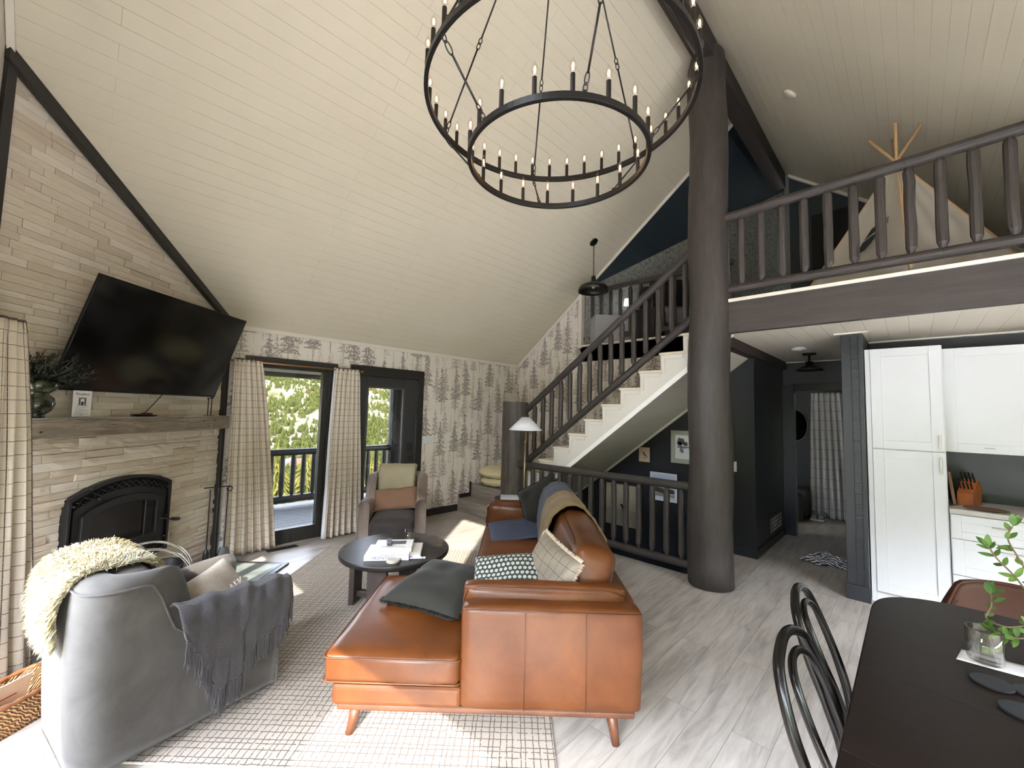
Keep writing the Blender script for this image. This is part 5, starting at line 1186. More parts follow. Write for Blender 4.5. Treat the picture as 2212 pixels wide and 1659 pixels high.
# ---------------- dining corner ----------------
def dark_table():
    g = N('dark_espresso_wood'); v = g.coord('Object', (9, 1.6, 3)); f = g.noise(v, 2, 6, .7, .9); g.bump(f, .12, .002)
    return g.fin(g.ramp(f, [(.3, lin('120c0a')), (.75, lin('1f1512'))]), .42, spec=.18)
MDT = dark_table()
dt = thing('dining_table', 'long dark espresso dining table with a rounded end', 'table', (1.9, -.217, 0))
P = []; hw = .383
for k in range(41):
    a = -pi/2+pi*k/40; ca, sa = cos(a), sin(a); P.append((1.07-.36+.36*abs(ca)**(2/2.6), hw*(1 if sa > 0 else -1)*abs(sa)**(2/2.4), .72))
P += [(-1.0, hw, .72), (-1.0, -hw, .72)]
m_ = MB(); m_.prism(P, (0, 0, .03)); m_.build('tabletop', MDT, dt, bevel=.005)
m_ = MB()
for x in (.062, -.445): m_.b2(x-.0008, x+.0008, -hw+.006, hw-.006, .7495, .7503)
m_.build('leaf_seams', plain('seam_black', '0a0707', .9), dt)
m_ = MB(); m_.b2(-.9, .80, -.30, -.275, .64, .72); m_.b2(-.9, .80, .275, .30, .64, .72); m_.b2(.78, .80, -.3, .3, .64, .72); m_.build('apron', MDT, dt)
for x in (-.88, .74):
    for y in (-.27, .27): m_ = MB(); m_.tube([(x, y, .72), (x, y, 0)], [.035, .024], 12); m_.build('leg', MDT, dt)
M_BENT = plain('glossy_black_bentwood', '0d0a09', .26, var=.02, spec=.35)
def smooth_pts(P, n=8):
    """Catmull-Rom through the points"""
    P = [Vector(p) for p in P]; Q = [P[0]*2-P[1]]+P+[P[-1]*2-P[-2]]; O = []
    for i in range(1, len(Q)-2):
        for k in range(n):
            t = k/n; a, b_, c, d = Q[i-1], Q[i], Q[i+1], Q[i+2]; O.append(.5*((2*b_)+(c-a)*t+(2*a-5*b_+4*c-d)*t*t+(3*b_-a-3*c+d)*t**3))
    O.append(P[-1]); return O
def bentwood(label, loc, rz=0):
    t = thing('bentwood_chair', label, 'chair', loc, rz)
    m_ = MB(); m_.tube(smooth_pts([(-.185, .245, 0), (-.18, .20, .30), (-.178, .195, .46), (-.195, .235, .62), (-.195, .285, .76), (-.15, .325, .875), (-.075, .340, .918), (0, .345, .93), (.075, .340, .918), (.15, .325, .875), (.195, .285, .76), (.195, .235, .62), (.178, .195, .46), (.18, .20, .30), (.185, .245, 0)]), .0155, 12); m_.build('back_hoop', M_BENT, t, smooth=True)
    m_ = MB(); m_.tube(smooth_pts([(-.085, .175, .45), (-.10, .205, .60), (-.118, .255, .74), (-.10, .295, .835), (-.055, .315, .872), (0, .32, .882), (.055, .315, .872), (.10, .295, .835), (.118, .255, .74), (.10, .205, .60), (.085, .175, .45)]), .012, 12); m_.build('inner_hoop', M_BENT, t, smooth=True)
    m_ = MB(); m_.lathe([(0, .445), (.195, .44), (.205, .45), (.205, .47), (.195, .478), (.17, .472), (0, .468)], n=40); m_.build('seat', M_BENT, t, smooth=True)
    for x in (-.16, .16): m_ = MB(); m_.tube([(x, -.13, .445), (x*1.1, -.16, .2), (x*1.2, -.185, 0)], [.017, .015, .012], 10); m_.build('leg', M_BENT, t, smooth=True)
    m_ = MB(); m_.tube([(.165*cos(2*pi*k/32), .165*sin(2*pi*k/32)+.01, .24) for k in range(32)], .008, 8, closed=True); m_.build('ring_stretcher', M_BENT, t, smooth=True)
    return t
bentwood('glossy black bentwood hoop-back chair at the table, the farther one', (2.075, .015, 0), radians(2))
bentwood('glossy black bentwood hoop-back chair at the table, nearer the camera', (1.60, -.03, 0), radians(-3))
rc = thing('dining_chair', 'rust brown upholstered chair with rounded back at the table end', 'chair', (3.02, -.335, 0))
M_RUST = plain('rust_brown_leather', '44210c', .5, var=.1, nscale=5); M_RUSTP = plain('dark_rust_piping', '4f2413', .5)
def rb(u, v, o_): a = (u-.5)*2; w_ = .275*(1-.0*v); y = a*w_; hh = .83-.05*abs(a)**2-.22*max(0, abs(a)-.72)**1.2/.28**1.2*.6; z = lerp(.46, hh, v); return (.20-.10*abs(a)**2.2+.03*v+o_, y*(1-.10*v**4*abs(a)), z)
m_ = MB(); m_.grid(lambda u, v: rb(u, v, 0), 24, 12); m_.build('backrest', M_RUST, rc, smooth=True, solid=.045)
m_ = MB(); m_.tube([Vector(rb(k/40, 1, -.02)) for k in range(41)], .006, 6); m_.build('piping', M_RUSTP, rc, smooth=True)
m_ = MB(); m_.rbox((-.02, 0, .43), (.46, .50, .10), .04, 10, (0, 0, .015)); m_.build('seat', M_RUST, rc, smooth=True)
for x in (-.19, .19):
    for y in (-.2, .2): m_ = MB(); m_.tube([(x, y, .40), (x*1.15, y*1.15, 0)], [.018, .012], 8); m_.build('leg', M_IRON, rc)
# things on the dining table
gv = thing('glass_tumbler', 'wide clear empty glass on a white folded napkin on the dining table', 'glass', (2.335, -.165, .7575))
m_ = MB(); m_.lathe([(0, .004), (.045, .004), (.048, .010), (.049, .115), (.0465, .115), (.045, .014), (0, .012)], n=36); m_.build('tumbler', glass_mat('thick_tumbler_glass', (.99, .99, .99), .4), gv, smooth=True)
M_NAP = plain('white_paper', 'dcdcdc', .85, var=.02)
nk = thing('paper_napkin', 'white folded paper strip lying under the glass on the dining table', 'napkin', (2.36, -.20, .7505))
def npk(u, v): p = Vector((lerp(-.085, .13, v)*1.0, 0, 0)); return Vector((lerp(.0, .045, v)*1+lerp(-.045, .045, v)-.02+(u-.5)*.02, lerp(.115, -.14, u), .0015+.004*abs(sin(u*9))*(u > .55)*(v*.5+.5)))
m_ = MB(); m_.grid(lambda u, v: Vector((lerp(-.065, .045, v)+.02*u, lerp(.11, -.15, u)-.02*v, .002+.004*max(0, sin(u*14))*(u > .6))), 24, 6); m_.build('sheet', M_NAP, nk, smooth=True, solid=.0015)
M_FELT = plain('black_felt', '19191b', .95)
for i, (x, y, lb) in enumerate([(2.175, -.165, 'round black felt coaster in front of the glass and napkin'), (2.19, -.262, 'round black felt coaster beside the napkin at the right frame edge'), (2.03, -.215, 'round black felt coaster lying nearest the camera on the dining table')]):
    m_ = MB(); m_.lathe([(0, 0), (.050, 0), (.052, .003), (.050, .007), (0, .007)], n=36); o = m_.build('coaster', M_FELT, None); o.location = (x, y, .751); tag(o, lb, 'coaster', 'black felt coasters on the dining table')
# leafy branches in a vase at the frame edge
lv = thing('leafy_branches', 'vase of green leafy branches leaning over the dining table at the right edge', 'plant', (2.42, -.37, .7505)); L0 = Vector(lv.location)
m_ = MB(); m_.lathe([(0, .003), (.05, .003), (.062, .03), (.065, .09), (.045, .16), (.03, .185), (.035, .20), (.031, .20), (.026, .185), (.04, .155), (.058, .09), (0, .02)], n=32); m_.build('vase', plain('white_ceramic', 'd9d7d2', .3), lv, smooth=True)
def leafg(): g = N('rubbery_green_leaf'); v = g.coord(); return g.fin(g.ramp(g.noise(v, 14, 2), [(.35, lin('466b2e')), (.7, lin('86a855'))]), .45)
M_LEAF = leafg(); M_TWIG = plain('brown_twig', '7d6a52', .8)
def leaf(mb, p, d, n_, L_, w_):
    d = d.normalized(); s_ = d.cross(n_).normalized(); n_ = s_.cross(d)
    V_ = []; F = []
    for i in range(7):
        t = i/6; ww = w_*sin(pi*min(1, t*.96+.03))**.7*(1-.25*t); c = p+d*L_*t+n_*(.18*L_*t*t)
        V_ += [c-s_*ww+n_*ww*.25, c, c+s_*ww+n_*ww*.25]
    for i in range(6):
        a = i*3; F += [(a, a+1, a+4, a+3), (a+1, a+2, a+5, a+4)]
    mb.add(V_, F)
lm_ = MB(); tw = MB(); rr = random.Random(12)
branches = [[(2.42, -.37, .93), (2.41, -.30, .98), (2.42, -.255, 1.06), (2.44, -.215, 1.11), (2.45, -.195, 1.15)],
            [(2.43, -.30, 1.04), (2.44, -.27, 1.12), (2.455, -.245, 1.19), (2.46, -.26, 1.24)],
            [(2.41, -.34, .93), (2.40, -.27, .90), (2.38, -.22, .885), (2.38, -.175, .90), (2.40, -.19, .94), (2.41, -.192, .985)],
            [(2.41, -.34, .93), (2.385, -.27, .865), (2.375, -.225, .855), (2.365, -.19, .865)],
            [(2.42, -.36, .93), (2.40, -.32, 1.0), (2.43, -.31, 1.09), (2.46, -.33, 1.2)]]
for br in branches:
    q = smooth_pts(br, 5); tw.tube([p-L0 for p in q], [.0028]*(len(q)-1)+[.0012], 5)
    for i in range(4, len(q), 3):
        for sgn in (1, -1):
            d = (q[min(i+1, len(q)-1)]-q[i-1]).normalized(); s_ = d.cross(Vector((rr.uniform(-1, 1), rr.uniform(-1, 1), rr.uniform(-.4, .4)))).normalized()*sgn
            leaf(lm_, q[i]-L0, d*.5+s_, Vector((-.6, .2, .8)), rr.uniform(.030, .044), rr.uniform(.008, .011))
    for k in range(3): leaf(lm_, q[-1]-L0, (q[-1]-q[-3]).normalized()+Vector((rr.uniform(-.8, .8), rr.uniform(-.8, .8), rr.uniform(-.3, .5))), Vector((-.6, .2, .8)), .045, .012)
    for k in range(2): leaf(lm_, q[len(q)//2]-L0, Vector((rr.uniform(-.5, .5), rr.uniform(0, .9), rr.uniform(-.5, .2))), Vector((-.6, .2, .8)), .042, .011)
lm_.build('leaves', M_LEAF, lv, smooth=True); tw.build('twigs', M_TWIG, lv)

# cream tufted floor cushions on the landing
def tufted(label, loc, seed, rx=0):
    t = thing('floor_cushion', label, 'cushion', loc, radians(20*seed)); m_ = MB()
    def f(u, v, s_):
        a = 2*pi*u; r = .38*v; k = max(0, 1-v**4)**.5; z = s_*.075*k*(1+.10*sin(9*a)*v); 
        for i in range(5): b0 = 2*pi*i/5; cx_, cy_ = (.17*cos(b0), .17*sin(b0)) if i else (0, 0); d = sqrt((r*cos(a)-cx_)**2+(r*sin(a)-cy_)**2); z -= s_*.045*math.exp(-(d/.035)**2)
        return Vector((r*cos(a), r*sin(a), z+.012*noise.noise(Vector((r*cos(a)*6+seed, r*sin(a)*6, s_)))+rx*r*cos(a)))
    for s_ in (1, -1): m_.grid(lambda u, v: f(u if s_ > 0 else 1-u, v, s_), 56, 18, wu=False)
    m_.build('cover', plain('cream_cotton', 'cfc59f', .9, var=.04), t, smooth=True)
    m_ = MB(); m_.tube([f(k/56, 1, 1) for k in range(56)], .006, 6, closed=True); m_.build('welt', plain('cream_welt', 'c2b892', .9), t, smooth=True)
    return t
tufted('round cream tufted cushion on the landing step, the lower of the two', (4.93, 4.93, .475), 1); tufted('round cream tufted cushion on the landing, the upper of the two', (4.90, 4.95, .62), 2, .05)

# ---------------- kitchen ----------------
def shaker(parent, nm, x, y0, y1, z0, z1, fr=.075, th=.02, handle=None):
    """door whose face looks toward -x"""
    m_ = MB(); m_.b2(x, x+th, y0, y0+fr, z0, z1); m_.b2(x, x+th, y1-fr, y1, z0, z1); m_.b2(x, x+th, y0+fr, y1-fr, z0, z0+fr); m_.b2(x, x+th, y0+fr, y1-fr, z1-fr, z1); m_.b2(x+.008, x+th, y0+fr, y1-fr, z0+fr, z1-fr)
    o = m_.build(nm, M_WHITEC, parent, bevel=.0015)
    if handle:
        (hy, hz_, vert, L_) = handle; m_ = MB()
        if vert: m_.box((x-.025, hy, hz_), (.012, .014, L_)); m_.box((x-.012, hy, hz_+L_*.4), (.025, .01, .01)); m_.box((x-.012, hy, hz_-L_*.4), (.025, .01, .01))
        else: m_.box((x-.018, hy, hz_), (.012, L_, .007)); m_.box((x-.009, hy+L_*.38, hz_), (.018, .008, .006)); m_.box((x-.009, hy-L_*.38, hz_), (.018, .008, .006))
        m_.build('handle', plain('brushed_nickel', 'a8a39b', .35, .9, var=.02), o, bevel=.002)
    return o
tc = thing('tall_cabinet', 'tall white pantry cabinet with two shaker doors beside the dark pillar', 'cabinet', (5.38, .04, 0)); o_ = Vector(tc.location)
m_ = MB(); m_.b2(5.09-o_.x, 5.68-o_.x, -.195-o_.y, .295-o_.y, .095, 2.285); m_.build('body', M_WHITEC, tc, bevel=.002)
m_ = MB(); m_.b2(5.11-o_.x, 5.66-o_.x, -.19-o_.y, .29-o_.y, .0, .095); m_.build('toe_kick', M_WHITEC, tc)
m_ = MB(); m_.b2(5.075-o_.x, 5.09-o_.x, .275-o_.y, .31-o_.y, .0, 2.285); m_.build('filler_strip', M_WHITEC, tc)
shaker(tc, 'door', 5.068-o_.x, -.188-o_.y, .272-o_.y, 1.372, 2.285, handle=(-.160-o_.y, 1.455, True, .11)); shaker(tc, 'door', 5.068-o_.x, -.188-o_.y, .272-o_.y, .098, 1.366, handle=(-.160-o_.y, 1.253, True, .14))
uc = thing('wall_cabinet', 'white upper cabinet above the knife block', 'cabinet', (5.52, -.62, 1.365)); o_ = Vector(uc.location)
m_ = MB(); m_.b2(5.36-o_.x, 5.68-o_.x, -1.04-o_.y, -.20-o_.y, 0, .92); m_.build('body', M_WHITEC, uc, bevel=.002); shaker(uc, 'door', 5.34-o_.x, -1.038-o_.y, -.202-o_.y, .002, .918, handle=(-.46-o_.y, .047, False, .06))
uc2 = thing('wall_cabinet', 'white upper cabinet farther right along the kitchen wall outside the frame', 'cabinet', (5.52, -1.5, 1.365))
bc = thing('base_cabinet', 'white base cabinet with a shallow drawer above a deep one', 'cabinet', (5.38, -.62, 0)); o_ = Vector(bc.location)
bpy.data.objects.remove(uc2, do_unlink=True)
m_ = MB(); m_.b2(5.09-o_.x, 5.68-o_.x, -1.04-o_.y, -.20-o_.y, .095, .872); m_.build('body', M_WHITEC, bc, bevel=.002); m_ = MB(); m_.b2(5.13-o_.x, 5.66-o_.x, -1.03-o_.y, -.205-o_.y, 0, .095); m_.build('toe_kick', M_WHITEC, bc)
shaker(bc, 'drawer', 5.068-o_.x, -1.036-o_.y, -.204-o_.y, .672, .865, .06, handle=(-.47-o_.y, .80, False, .09)); shaker(bc, 'drawer', 5.068-o_.x, -1.036-o_.y, -.204-o_.y, .38, .666, .07, handle=(-.52-o_.y, .62, False, .12)); shaker(bc, 'drawer', 5.068-o_.x, -1.036-o_.y, -.204-o_.y, .10, .374, .07, handle=(-.52-o_.y, .32, False, .12))
m_ = MB(); m_.b2(5.045, 5.69, -1.05, -.197, .874, .912); o = m_.build('countertop', plain('pale_grey_stone_counter', 'b5b1ab', .35, var=.06, nscale=14), None, bevel=.003); tag(o, 'pale stone countertop on the base cabinet beside the tall cabinet', 'countertop')
kb = thing('knife_block', 'orange brown wooden knife block holding black handled knives on the counter', 'knife block', (5.42, -.335, .913), radians(-20))
M_BLK = wood_mat('orange_brown_block_wood', '8a4a22', 'a9622f', .45, (6, 6, 2))
m_ = MB(); m_.prism([(-.09, -.05, 0), (.09, -.05, 0), (.11, -.05, .15), (.03, -.05, .22), (-.09, -.05, .10)], (0, .10, 0)); m_.build('block', M_BLK, kb, bevel=.003)
for k in range(8):
    row, c = divmod(k, 4); bx, bz = (-.045+row*.06, .135+row*.055); y = -.036+c*.024; L_ = .075+.035*row
    m_ = MB(); m_.tube([(bx, y, bz), (bx-L_*.55, y, bz+L_*.83)], .0075+.002*row, 6, flat=.7); kn = m_.build('knife_handle', plain('black_knife_handle', '17171a', .3), kb)
    m_ = MB(); m_.lathe([(.0, -.004), (.008, 0), (0, .004)], (bx-L_*.55, y, bz+L_*.83), 8); m_.build('steel_cap', plain('steel_cap', 'c9c9cc', .25, 1), kn)
ct2 = thing('cutting_board', 'brown wooden cutting board leaning against the tall cabinet side', 'cutting board', (5.40, -.225, .913)); m_ = MB(); m_.box((0, -.0, .145), (.30, .022, .28), RX(-.10)); m_.build('board', wood_mat('walnut_board', '5f4633', '7f6048', .6, (8, 2, 2)), ct2, bevel=.004)
m_ = MB(); m_.lathe([(0, 0), (.10, 0), (.13, .006), (.10, .007), (0, .005)], n=24); o = m_.build('trivet', plain('brown_woven_trivet', '6e5340', .8), None); o.location = (5.22, -.41, .913); tag(o, 'flat brown woven trivet on the counter in front of the knife block', 'trivet')

# ---------------- loft ----------------
tp = thing('teepee', 'white canvas play teepee with feather print behind the loft railing', 'tent', (5.15, .03, 2.745)); L0 = Vector(tp.location)
ap = Vector((5.10, .045, 4.06))-L0; cr = [Vector(c)-L0 for c in [(4.45, -.03, 2.75), (5.15, -.80, 2.75), (5.85, .06, 2.75), (5.12, .86, 2.75)]]
M_CANV = plain('off_white_canvas', 'bdb6a8', .9, var=.04, nscale=6)
for i in range(4):
    a, c = cr[i], cr[(i+1) % 4]
    def pf(u, v):
        base = a.lerp(c, v); p = base.lerp(ap, u*.97); n_ = (c-a).cross(ap-a).normalized(); sag = -.05*sin(pi*v)*(1-u)**.8; w_ = .018*sin(v*17+i*2+u*4)*(1-u)*(1 if i in (0,) else .5)*sin(pi*v); return p+n_*(sag+w_)
    m_ = MB(); m_.grid(pf, 24, 24); m_.build('canvas_panel', M_CANV, tp, smooth=True, solid=.004)
M_POLE = plain('pale_pine_pole', 'b99a72', .6, var=.08)
for i in range(4):
    d = (ap-cr[i]); m_ = MB(); off = Vector((.02*cos(i*1.7), .02*sin(i*1.7), 0)); m_.tube([cr[i]+Vector((0, 0, .0)), ap+off, ap+off+d.normalized()*.30], .014, 10); m_.build('pole', M_POLE, tp, smooth=True)
fa, fc = cr[3], cr[0]; n_ = (fc-fa).cross(ap-fa).normalized()
def pan(s, h, o_=.03): return fa.lerp(fc, s).lerp(ap, h)+n_*(-.05*sin(pi*s)*(1-h)**.8+o_*1)
if (pan(.5, .3, .1)-pan(.5, .3, 0)).dot(Vector((-1, .5, 0))) < 0: n_ = -n_
def pan(s, h, o_=.012): b_ = fa.lerp(fc, s).lerp(ap, h); return b_+n_*o_
def fpoly(pts, mat, nm):
    m_ = MB(); m_.prism([pan(x, y) for x, y in pts], n_*.003); m_.build(nm, mat, tp)
M_FB = plain('black_felt_feather', '23272a', .9); M_FG = plain('grey_felt_feather', '77766e', .9)
fpoly([(.50, .40), (.56, .47), (.66, .50), (.70, .50), (.69, .455), (.60, .43)], M_FB, 'feather_upper'); fpoly([(.47, .335), (.49, .385), (.60, .415), (.66, .42), (.62, .36), (.55, .315), (.50, .31)], M_FB, 'feather_lower')
fpoly([(.71, .50), (.80, .52), (.80, .47), (.70, .455)], M_FG, 'feather_tip'); fpoly([(.67, .42), (.79, .45), (.76, .40), (.64, .37)], M_FG, 'feather_tip')
dkw = plain('dark_brown_cabinet_wood', '3a2118', .5)
ck = thing('cabinet', 'dark brown low cabinet at the back of the loft behind the teepee', 'cabinet', (6.6, -.95, 2.745)); m_ = MB(); m_.b2(-.25, .25, -.5, .5, 0, .42); m_.build('body', dkw, ck, bevel=.006)
# loft room behind the stairs
bd = thing('bed', 'bed with pale grey cover in the papered loft room', 'bed', (6.55, 2.45, 2.745), radians(-43)); m_ = MB(); m_.rbox((0, .05, .38), (1.5, .62, .28), .08, 12, (0, 0, .03), wr=.01); m_.build('mattress', plain('pale_grey_bedding', '8f9198', .9), bd, smooth=True); m_ = MB(); m_.b2(-.75, .75, -.28, .36, .04, .26); m_.build('frame', plain('grey_bed_frame', '5b5e66', .8), bd, bevel=.01)
wt = fire = thing('television', 'black flat television hung on the papered loft wall', 'television', DW(1.50, 3.66, -.06)); wt.rotation_euler = (0, 0, atan2(dd.y, dd.x)); m_ = MB(); m_.box((0, 0, 0), (.75, .04, .45)); m_.build('screen', plain('black_loft_screen', '08080a', .3, var=0), wt, bevel=.004)
nl = thing('table_lamp', 'small lit bedside lamp glowing in the loft room', 'lamp', DW(.62, 3.05, -.25)); m_ = MB(); m_.lathe([(0, 0), (.05, 0), (.05, .01), (.012, .02), (.012, .22), (0, .22)], n=16); m_.build('base', M_IRON, nl); m_ = MB(); m_.lathe([(.06, .20), (.045, .30), (0, .30)], n=20); m_.build('lamp_shade', emit('glowing_shade', 'eef0f4', 2.2), nl, smooth=True)
ns = thing('nightstand', 'pale panelled nightstand in the loft room beside the bed', 'nightstand', DW(.42, 2.745, -.24)); ns.rotation_euler = (0, 0, atan2(dd.y, dd.x)); m_ = MB(); m_.b2(-.36, .36, -.17, .17, 0, .42); m_.build('body', plain('pale_grey_panel', '9c9c9f', .6), ns, bevel=.004)
nl.location.z = 3.17
dk = thing('round_chair', 'black round-backed chair in the loft room', 'chair', DW(.82, 2.745, -.62)); m_ = MB(); m_.rbox((0, 0, .62), (.36, .22, .34), .10, 12, (.02, .02, .02)); m_.build('backrest', plain('black_upholstery', '121316', .7), dk, smooth=True); m_ = MB(); m_.b2(-.2, .2, -.2, .2, .0, .45); m_.build('base', plain('black_upholstery_base', '121316', .7), dk, bevel=.02)
sdk = thing('smoke_detector', 'cream smoke detector on the right sloping ceiling', 'smoke detector', (5.03, .84, zr(.84)-.002)); m_ = MB(); ax = Vector((0, .792, -1)).normalized().to_track_quat('Z', 'Y').to_matrix(); m_.lathe([(0, .0), (.065, 0), (.07, .012), (.058, .030), (.03, .034), (0, .034)], n=28, axis=ax); m_.build('body', plain('cream_plastic', 'cfc7b4', .5), sdk, smooth=True)
sdk = thing('smoke_detector', 'white smoke detector on the lower hall ceiling', 'smoke detector', (5.68, .92, 2.44)); m_ = MB(); m_.lathe([(0, .0), (.07, 0), (.075, -.012), (.062, -.030), (.03, -.034), (0, -.034)], n=28); m_.build('body', plain('white_plastic', 'd6d6d4', .5), sdk, smooth=True)

# ---------------- pictures on the charcoal stairwell wall ----------------
def picture(name, label, y0, y1, z0, z1, fw_, frc, mat_c, mfr, art):
    """hangs on x = 5.66 facing -x; local u runs to the viewer's right (toward -y)"""
    t = thing(name, label, 'picture', (5.655, (y0+y1)/2, z0)); W = y1-y0; H_ = z1-z0
    m_ = MB(); m_.b2(-.02, 0, -W/2, -W/2+fw_, 0, H_); m_.b2(-.02, 0, W/2-fw_, W/2, 0, H_); m_.b2(-.02, 0, -W/2+fw_, W/2-fw_, 0, fw_); m_.b2(-.02, 0, -W/2+fw_, W/2-fw_, H_-fw_, H_); m_.build('frame', plain(name+'_frame', frc, .5), t, bevel=.001)
    m_ = MB(); m_.b2(-.010, -.004, -W/2+fw_, W/2-fw_, fw_, H_-fw_); m_.build('mat_board', plain(name+'_mat', mat_c, .8, var=.01), t)
    if mfr: m_ = MB(); a = mfr; m_.b2(-.012, -.010, -W/2+a, W/2-a, a, H_-a); m_.build('print', plain(name+'_print', art[0], .8, var=.02), t)
    for nm, colr, polys in art[1]:
        m_ = MB()
        for pts in polys: m_.prism([(-.0125, W/2-u*W, v*H_) for u, v in pts], (-.0012, 0, 0))
        m_.build(nm, plain(name+'_'+nm, colr, .8, var=.1, nscale=60), t)
    return t
def blob(cx_, cy_, rx, ry, seed, n=22, j=.3, asp=1): rr = random.Random(seed); return [(cx_+rx*cos(2*pi*k/n)*(1+rr.uniform(-j, j)), cy_+ry*sin(2*pi*k/n)*(1+rr.uniform(-j, j))) for k in range(n)]
picture('bird_print', 'small framed print of a dark bird on peach paper', 2.692, 2.887, .938, 1.170, .012, '2a211c', 'b9a08c', .02, ('c2a793', [
    ('bird', '5c4a40', [[(.33, .66), (.40, .70), (.46, .66), (.55, .56), (.70, .40), (.78, .30), (.70, .33), (.62, .40), (.50, .44), (.42, .52), (.37, .62)]]), ('perch', '6b574a', [[(.48, .44), (.50, .44), (.50, .30), (.44, .27), (.44, .25), (.60, .27), (.60, .29), (.52, .30)]])]))
picture('landscape_print', 'framed grey watercolour of a tree by water, partly behind the tall post', 1.96, 2.416, .968, 1.436, .014, '2a2624', '9a9d90', .075, ('c9cacb', [
    ('painted_tree', '4c4a4b', [blob(.33, .66, .10, .11, 1), blob(.46, .60, .07, .06, 2), blob(.28, .60, .06, .06, 5), [(.32, .6), (.35, .6), (.35, .45), (.32, .45)]]), ('painted_shore', '77757a', [blob(.42, .50, .20, .03, 3), blob(.36, .40, .06, .07, 4), blob(.80, .24, .10, .05, 8)])]))
picture('lake_print', 'framed photograph with a pale blue sky over a dark lake shore', 2.303, 2.715, .43, .842, .012, '24201e', 'c9ccd2', .045, ('aebbd0', [
    ('dark_shore', '3d3a35', [[(.12, .33), (.12, .45), (.3, .47), (.5, .44), (.7, .46), (.88, .42), (.88, .30), (.5, .28)]]), ('reflection', '8b8578', [[(.12, .18), (.12, .30), (.88, .27), (.88, .18)]])]))
picture('foal_print', 'large beige framed picture of a small dark foal, behind the railing', 2.822, 3.427, -.04, .60, .018, '2b1d15', 'a39987', None, (None, [
    ('lower_field', '8f8a7e', [[(.03, .03), (.97, .03), (.97, .40), (.03, .40)]]), ('foal', '1d1a19', [[(.42, .50), (.46, .53), (.50, .50), (.60, .48), (.60, .34), (.58, .34), (.57, .42), (.51, .41), (.50, .34), (.48, .34), (.48, .43), (.45, .47)]])]))
# stairs going down behind the railing
sdn = thing('basement_stairs', 'dark carpeted stairs descending behind the log railing', 'stairs', (5.05, 1.6, -.2)); so = Vector(sdn.location); MDC = plain('dark_blue_grey_carpet', '1c2029', .95)
for i in range(10):
    y1 = 1.72+.25*i; z = -.19*(i+1); m_ = MB(); m_.b2(4.42-so.x, 5.64-so.x, y1-so.y-.0, y1+.25-so.y, z-.19-so.z, z-so.z); m_.build('step', MDC, sdn)
slab('trim_31', 4.41, 5.66, 1.50, 1.72, 0, .3, M_FLOOR)
sk_ = thing('light_switch', 'white light switch on the charcoal wall right of the tall post', 'light switch', (5.488, 1.575, 1.03)); m_ = MB(); m_.b2(-.006, .001, -.04, .04, -.06, .06); m_.build('plate', M_WHITEC, sk_, bevel=.002); m_ = MB(); m_.b2(-.009, -.006, -.016, .016, -.034, .034); m_.build('rocker', M_WHITEC, sk_, bevel=.001)

# ---------------- hall ----------------
M_HC = check_uv('grey_white_window_check', 'b4b2b0', '55555c', .16, .03, bump=.1)
curtain('pale grey checked curtain hanging at the end of the dark hall', (8.60, .80), (8.60, 1.235), (8.60, .74), (8.60, 1.27), 2.08, .01, M_HC, 6, .035, 12, 1.3)
mr = thing('oval_mirror', 'oval mirror with thin brass rim in the dark entry', 'mirror', (8.84, 1.50, 1.505)); m_ = MB(); m_.tube([(-.012, .17*cos(2*pi*k/48), .27*sin(2*pi*k/48)) for k in range(48)], .006, 6, closed=True); m_.build('rim', plain('thin_brass_rim', '8f8468', .4, .8), mr, smooth=True)
m_ = MB(); m_.prism([(-.01, .168*cos(2*pi*k/48), .268*sin(2*pi*k/48)) for k in range(48)], (.008, 0, 0)); m_.build('mirror_glass', plain('dark_mirror', '1d1f22', .03, 1, var=0), mr)
for i, (x, y, h_, w_, lb) in enumerate([(8.05, 1.46, .42, .30, 'pale patterned storage pouf nearer the hall door frame'), (8.45, 1.40, .46, .26, 'pale patterned storage pouf behind the other pouf')]):
    t = thing('storage_pouf', lb, 'pouf', (x, y, .0)); m_ = MB(); m_.rbox((0, 0, h_/2), (w_, w_, h_), .05, 8, (.01, .01, .01)); m_.build('body', check_uv('pouf_fabric', '8b8985', '4c4b4c', .3, .08), t, smooth=True)
M_SHOE = plain('grey_canvas_shoe', '7c7f80', .8)
for i, (x, y, rz_) in enumerate([(8.38, 1.20, pi+.1), (8.38, 1.09, pi-.1)]):
    t = thing('shoe', ['grey low shoe on the hall floor, left of the pair', 'grey low shoe on the hall floor, right of the pair, by the curtain'][i], 'shoe', (x, y, 0), rz_, 'pair of grey shoes by the hall curtain')
    m_ = MB(); m_.rbox((0, 0, .05), (.26, .09, .075), .035, 8, (0, 0, .01)); m_.v = [(a, b_*(1-.2*max(0, a/.13)), c+(.035 if a < -.02 and c > .05 else 0)) for a, b_, c in m_.v]; m_.build('upper', M_SHOE, t, smooth=True)
    m_ = MB(); m_.rbox((0, 0, .012), (.27, .098, .022), .010, 6); m_.build('sole', plain('white_rubber', 'c9c9c6', .6), t, smooth=True)
def stripes():
    g = N('black_and_white_stripe_jersey'); uv = g.coord('UV'); x, y, z = g.xyz(uv); nn = g.noise(uv, 3.5, 3)
    t = g.math('FRACT', g.math('ADD', g.math('MULTIPLY', x, 8.5), g.math('MULTIPLY', nn, 2.2))); return g.fin(g.mix(g.math('LESS_THAN', t, .5), lin('1b1b1f')[:3], lin('d3d2da')[:3]), .9)
cl = thing('striped_cloth', 'crumpled black and white striped cloth lying on the hall floor', 'cloth', (5.98, .74, 0))
m_ = MB()
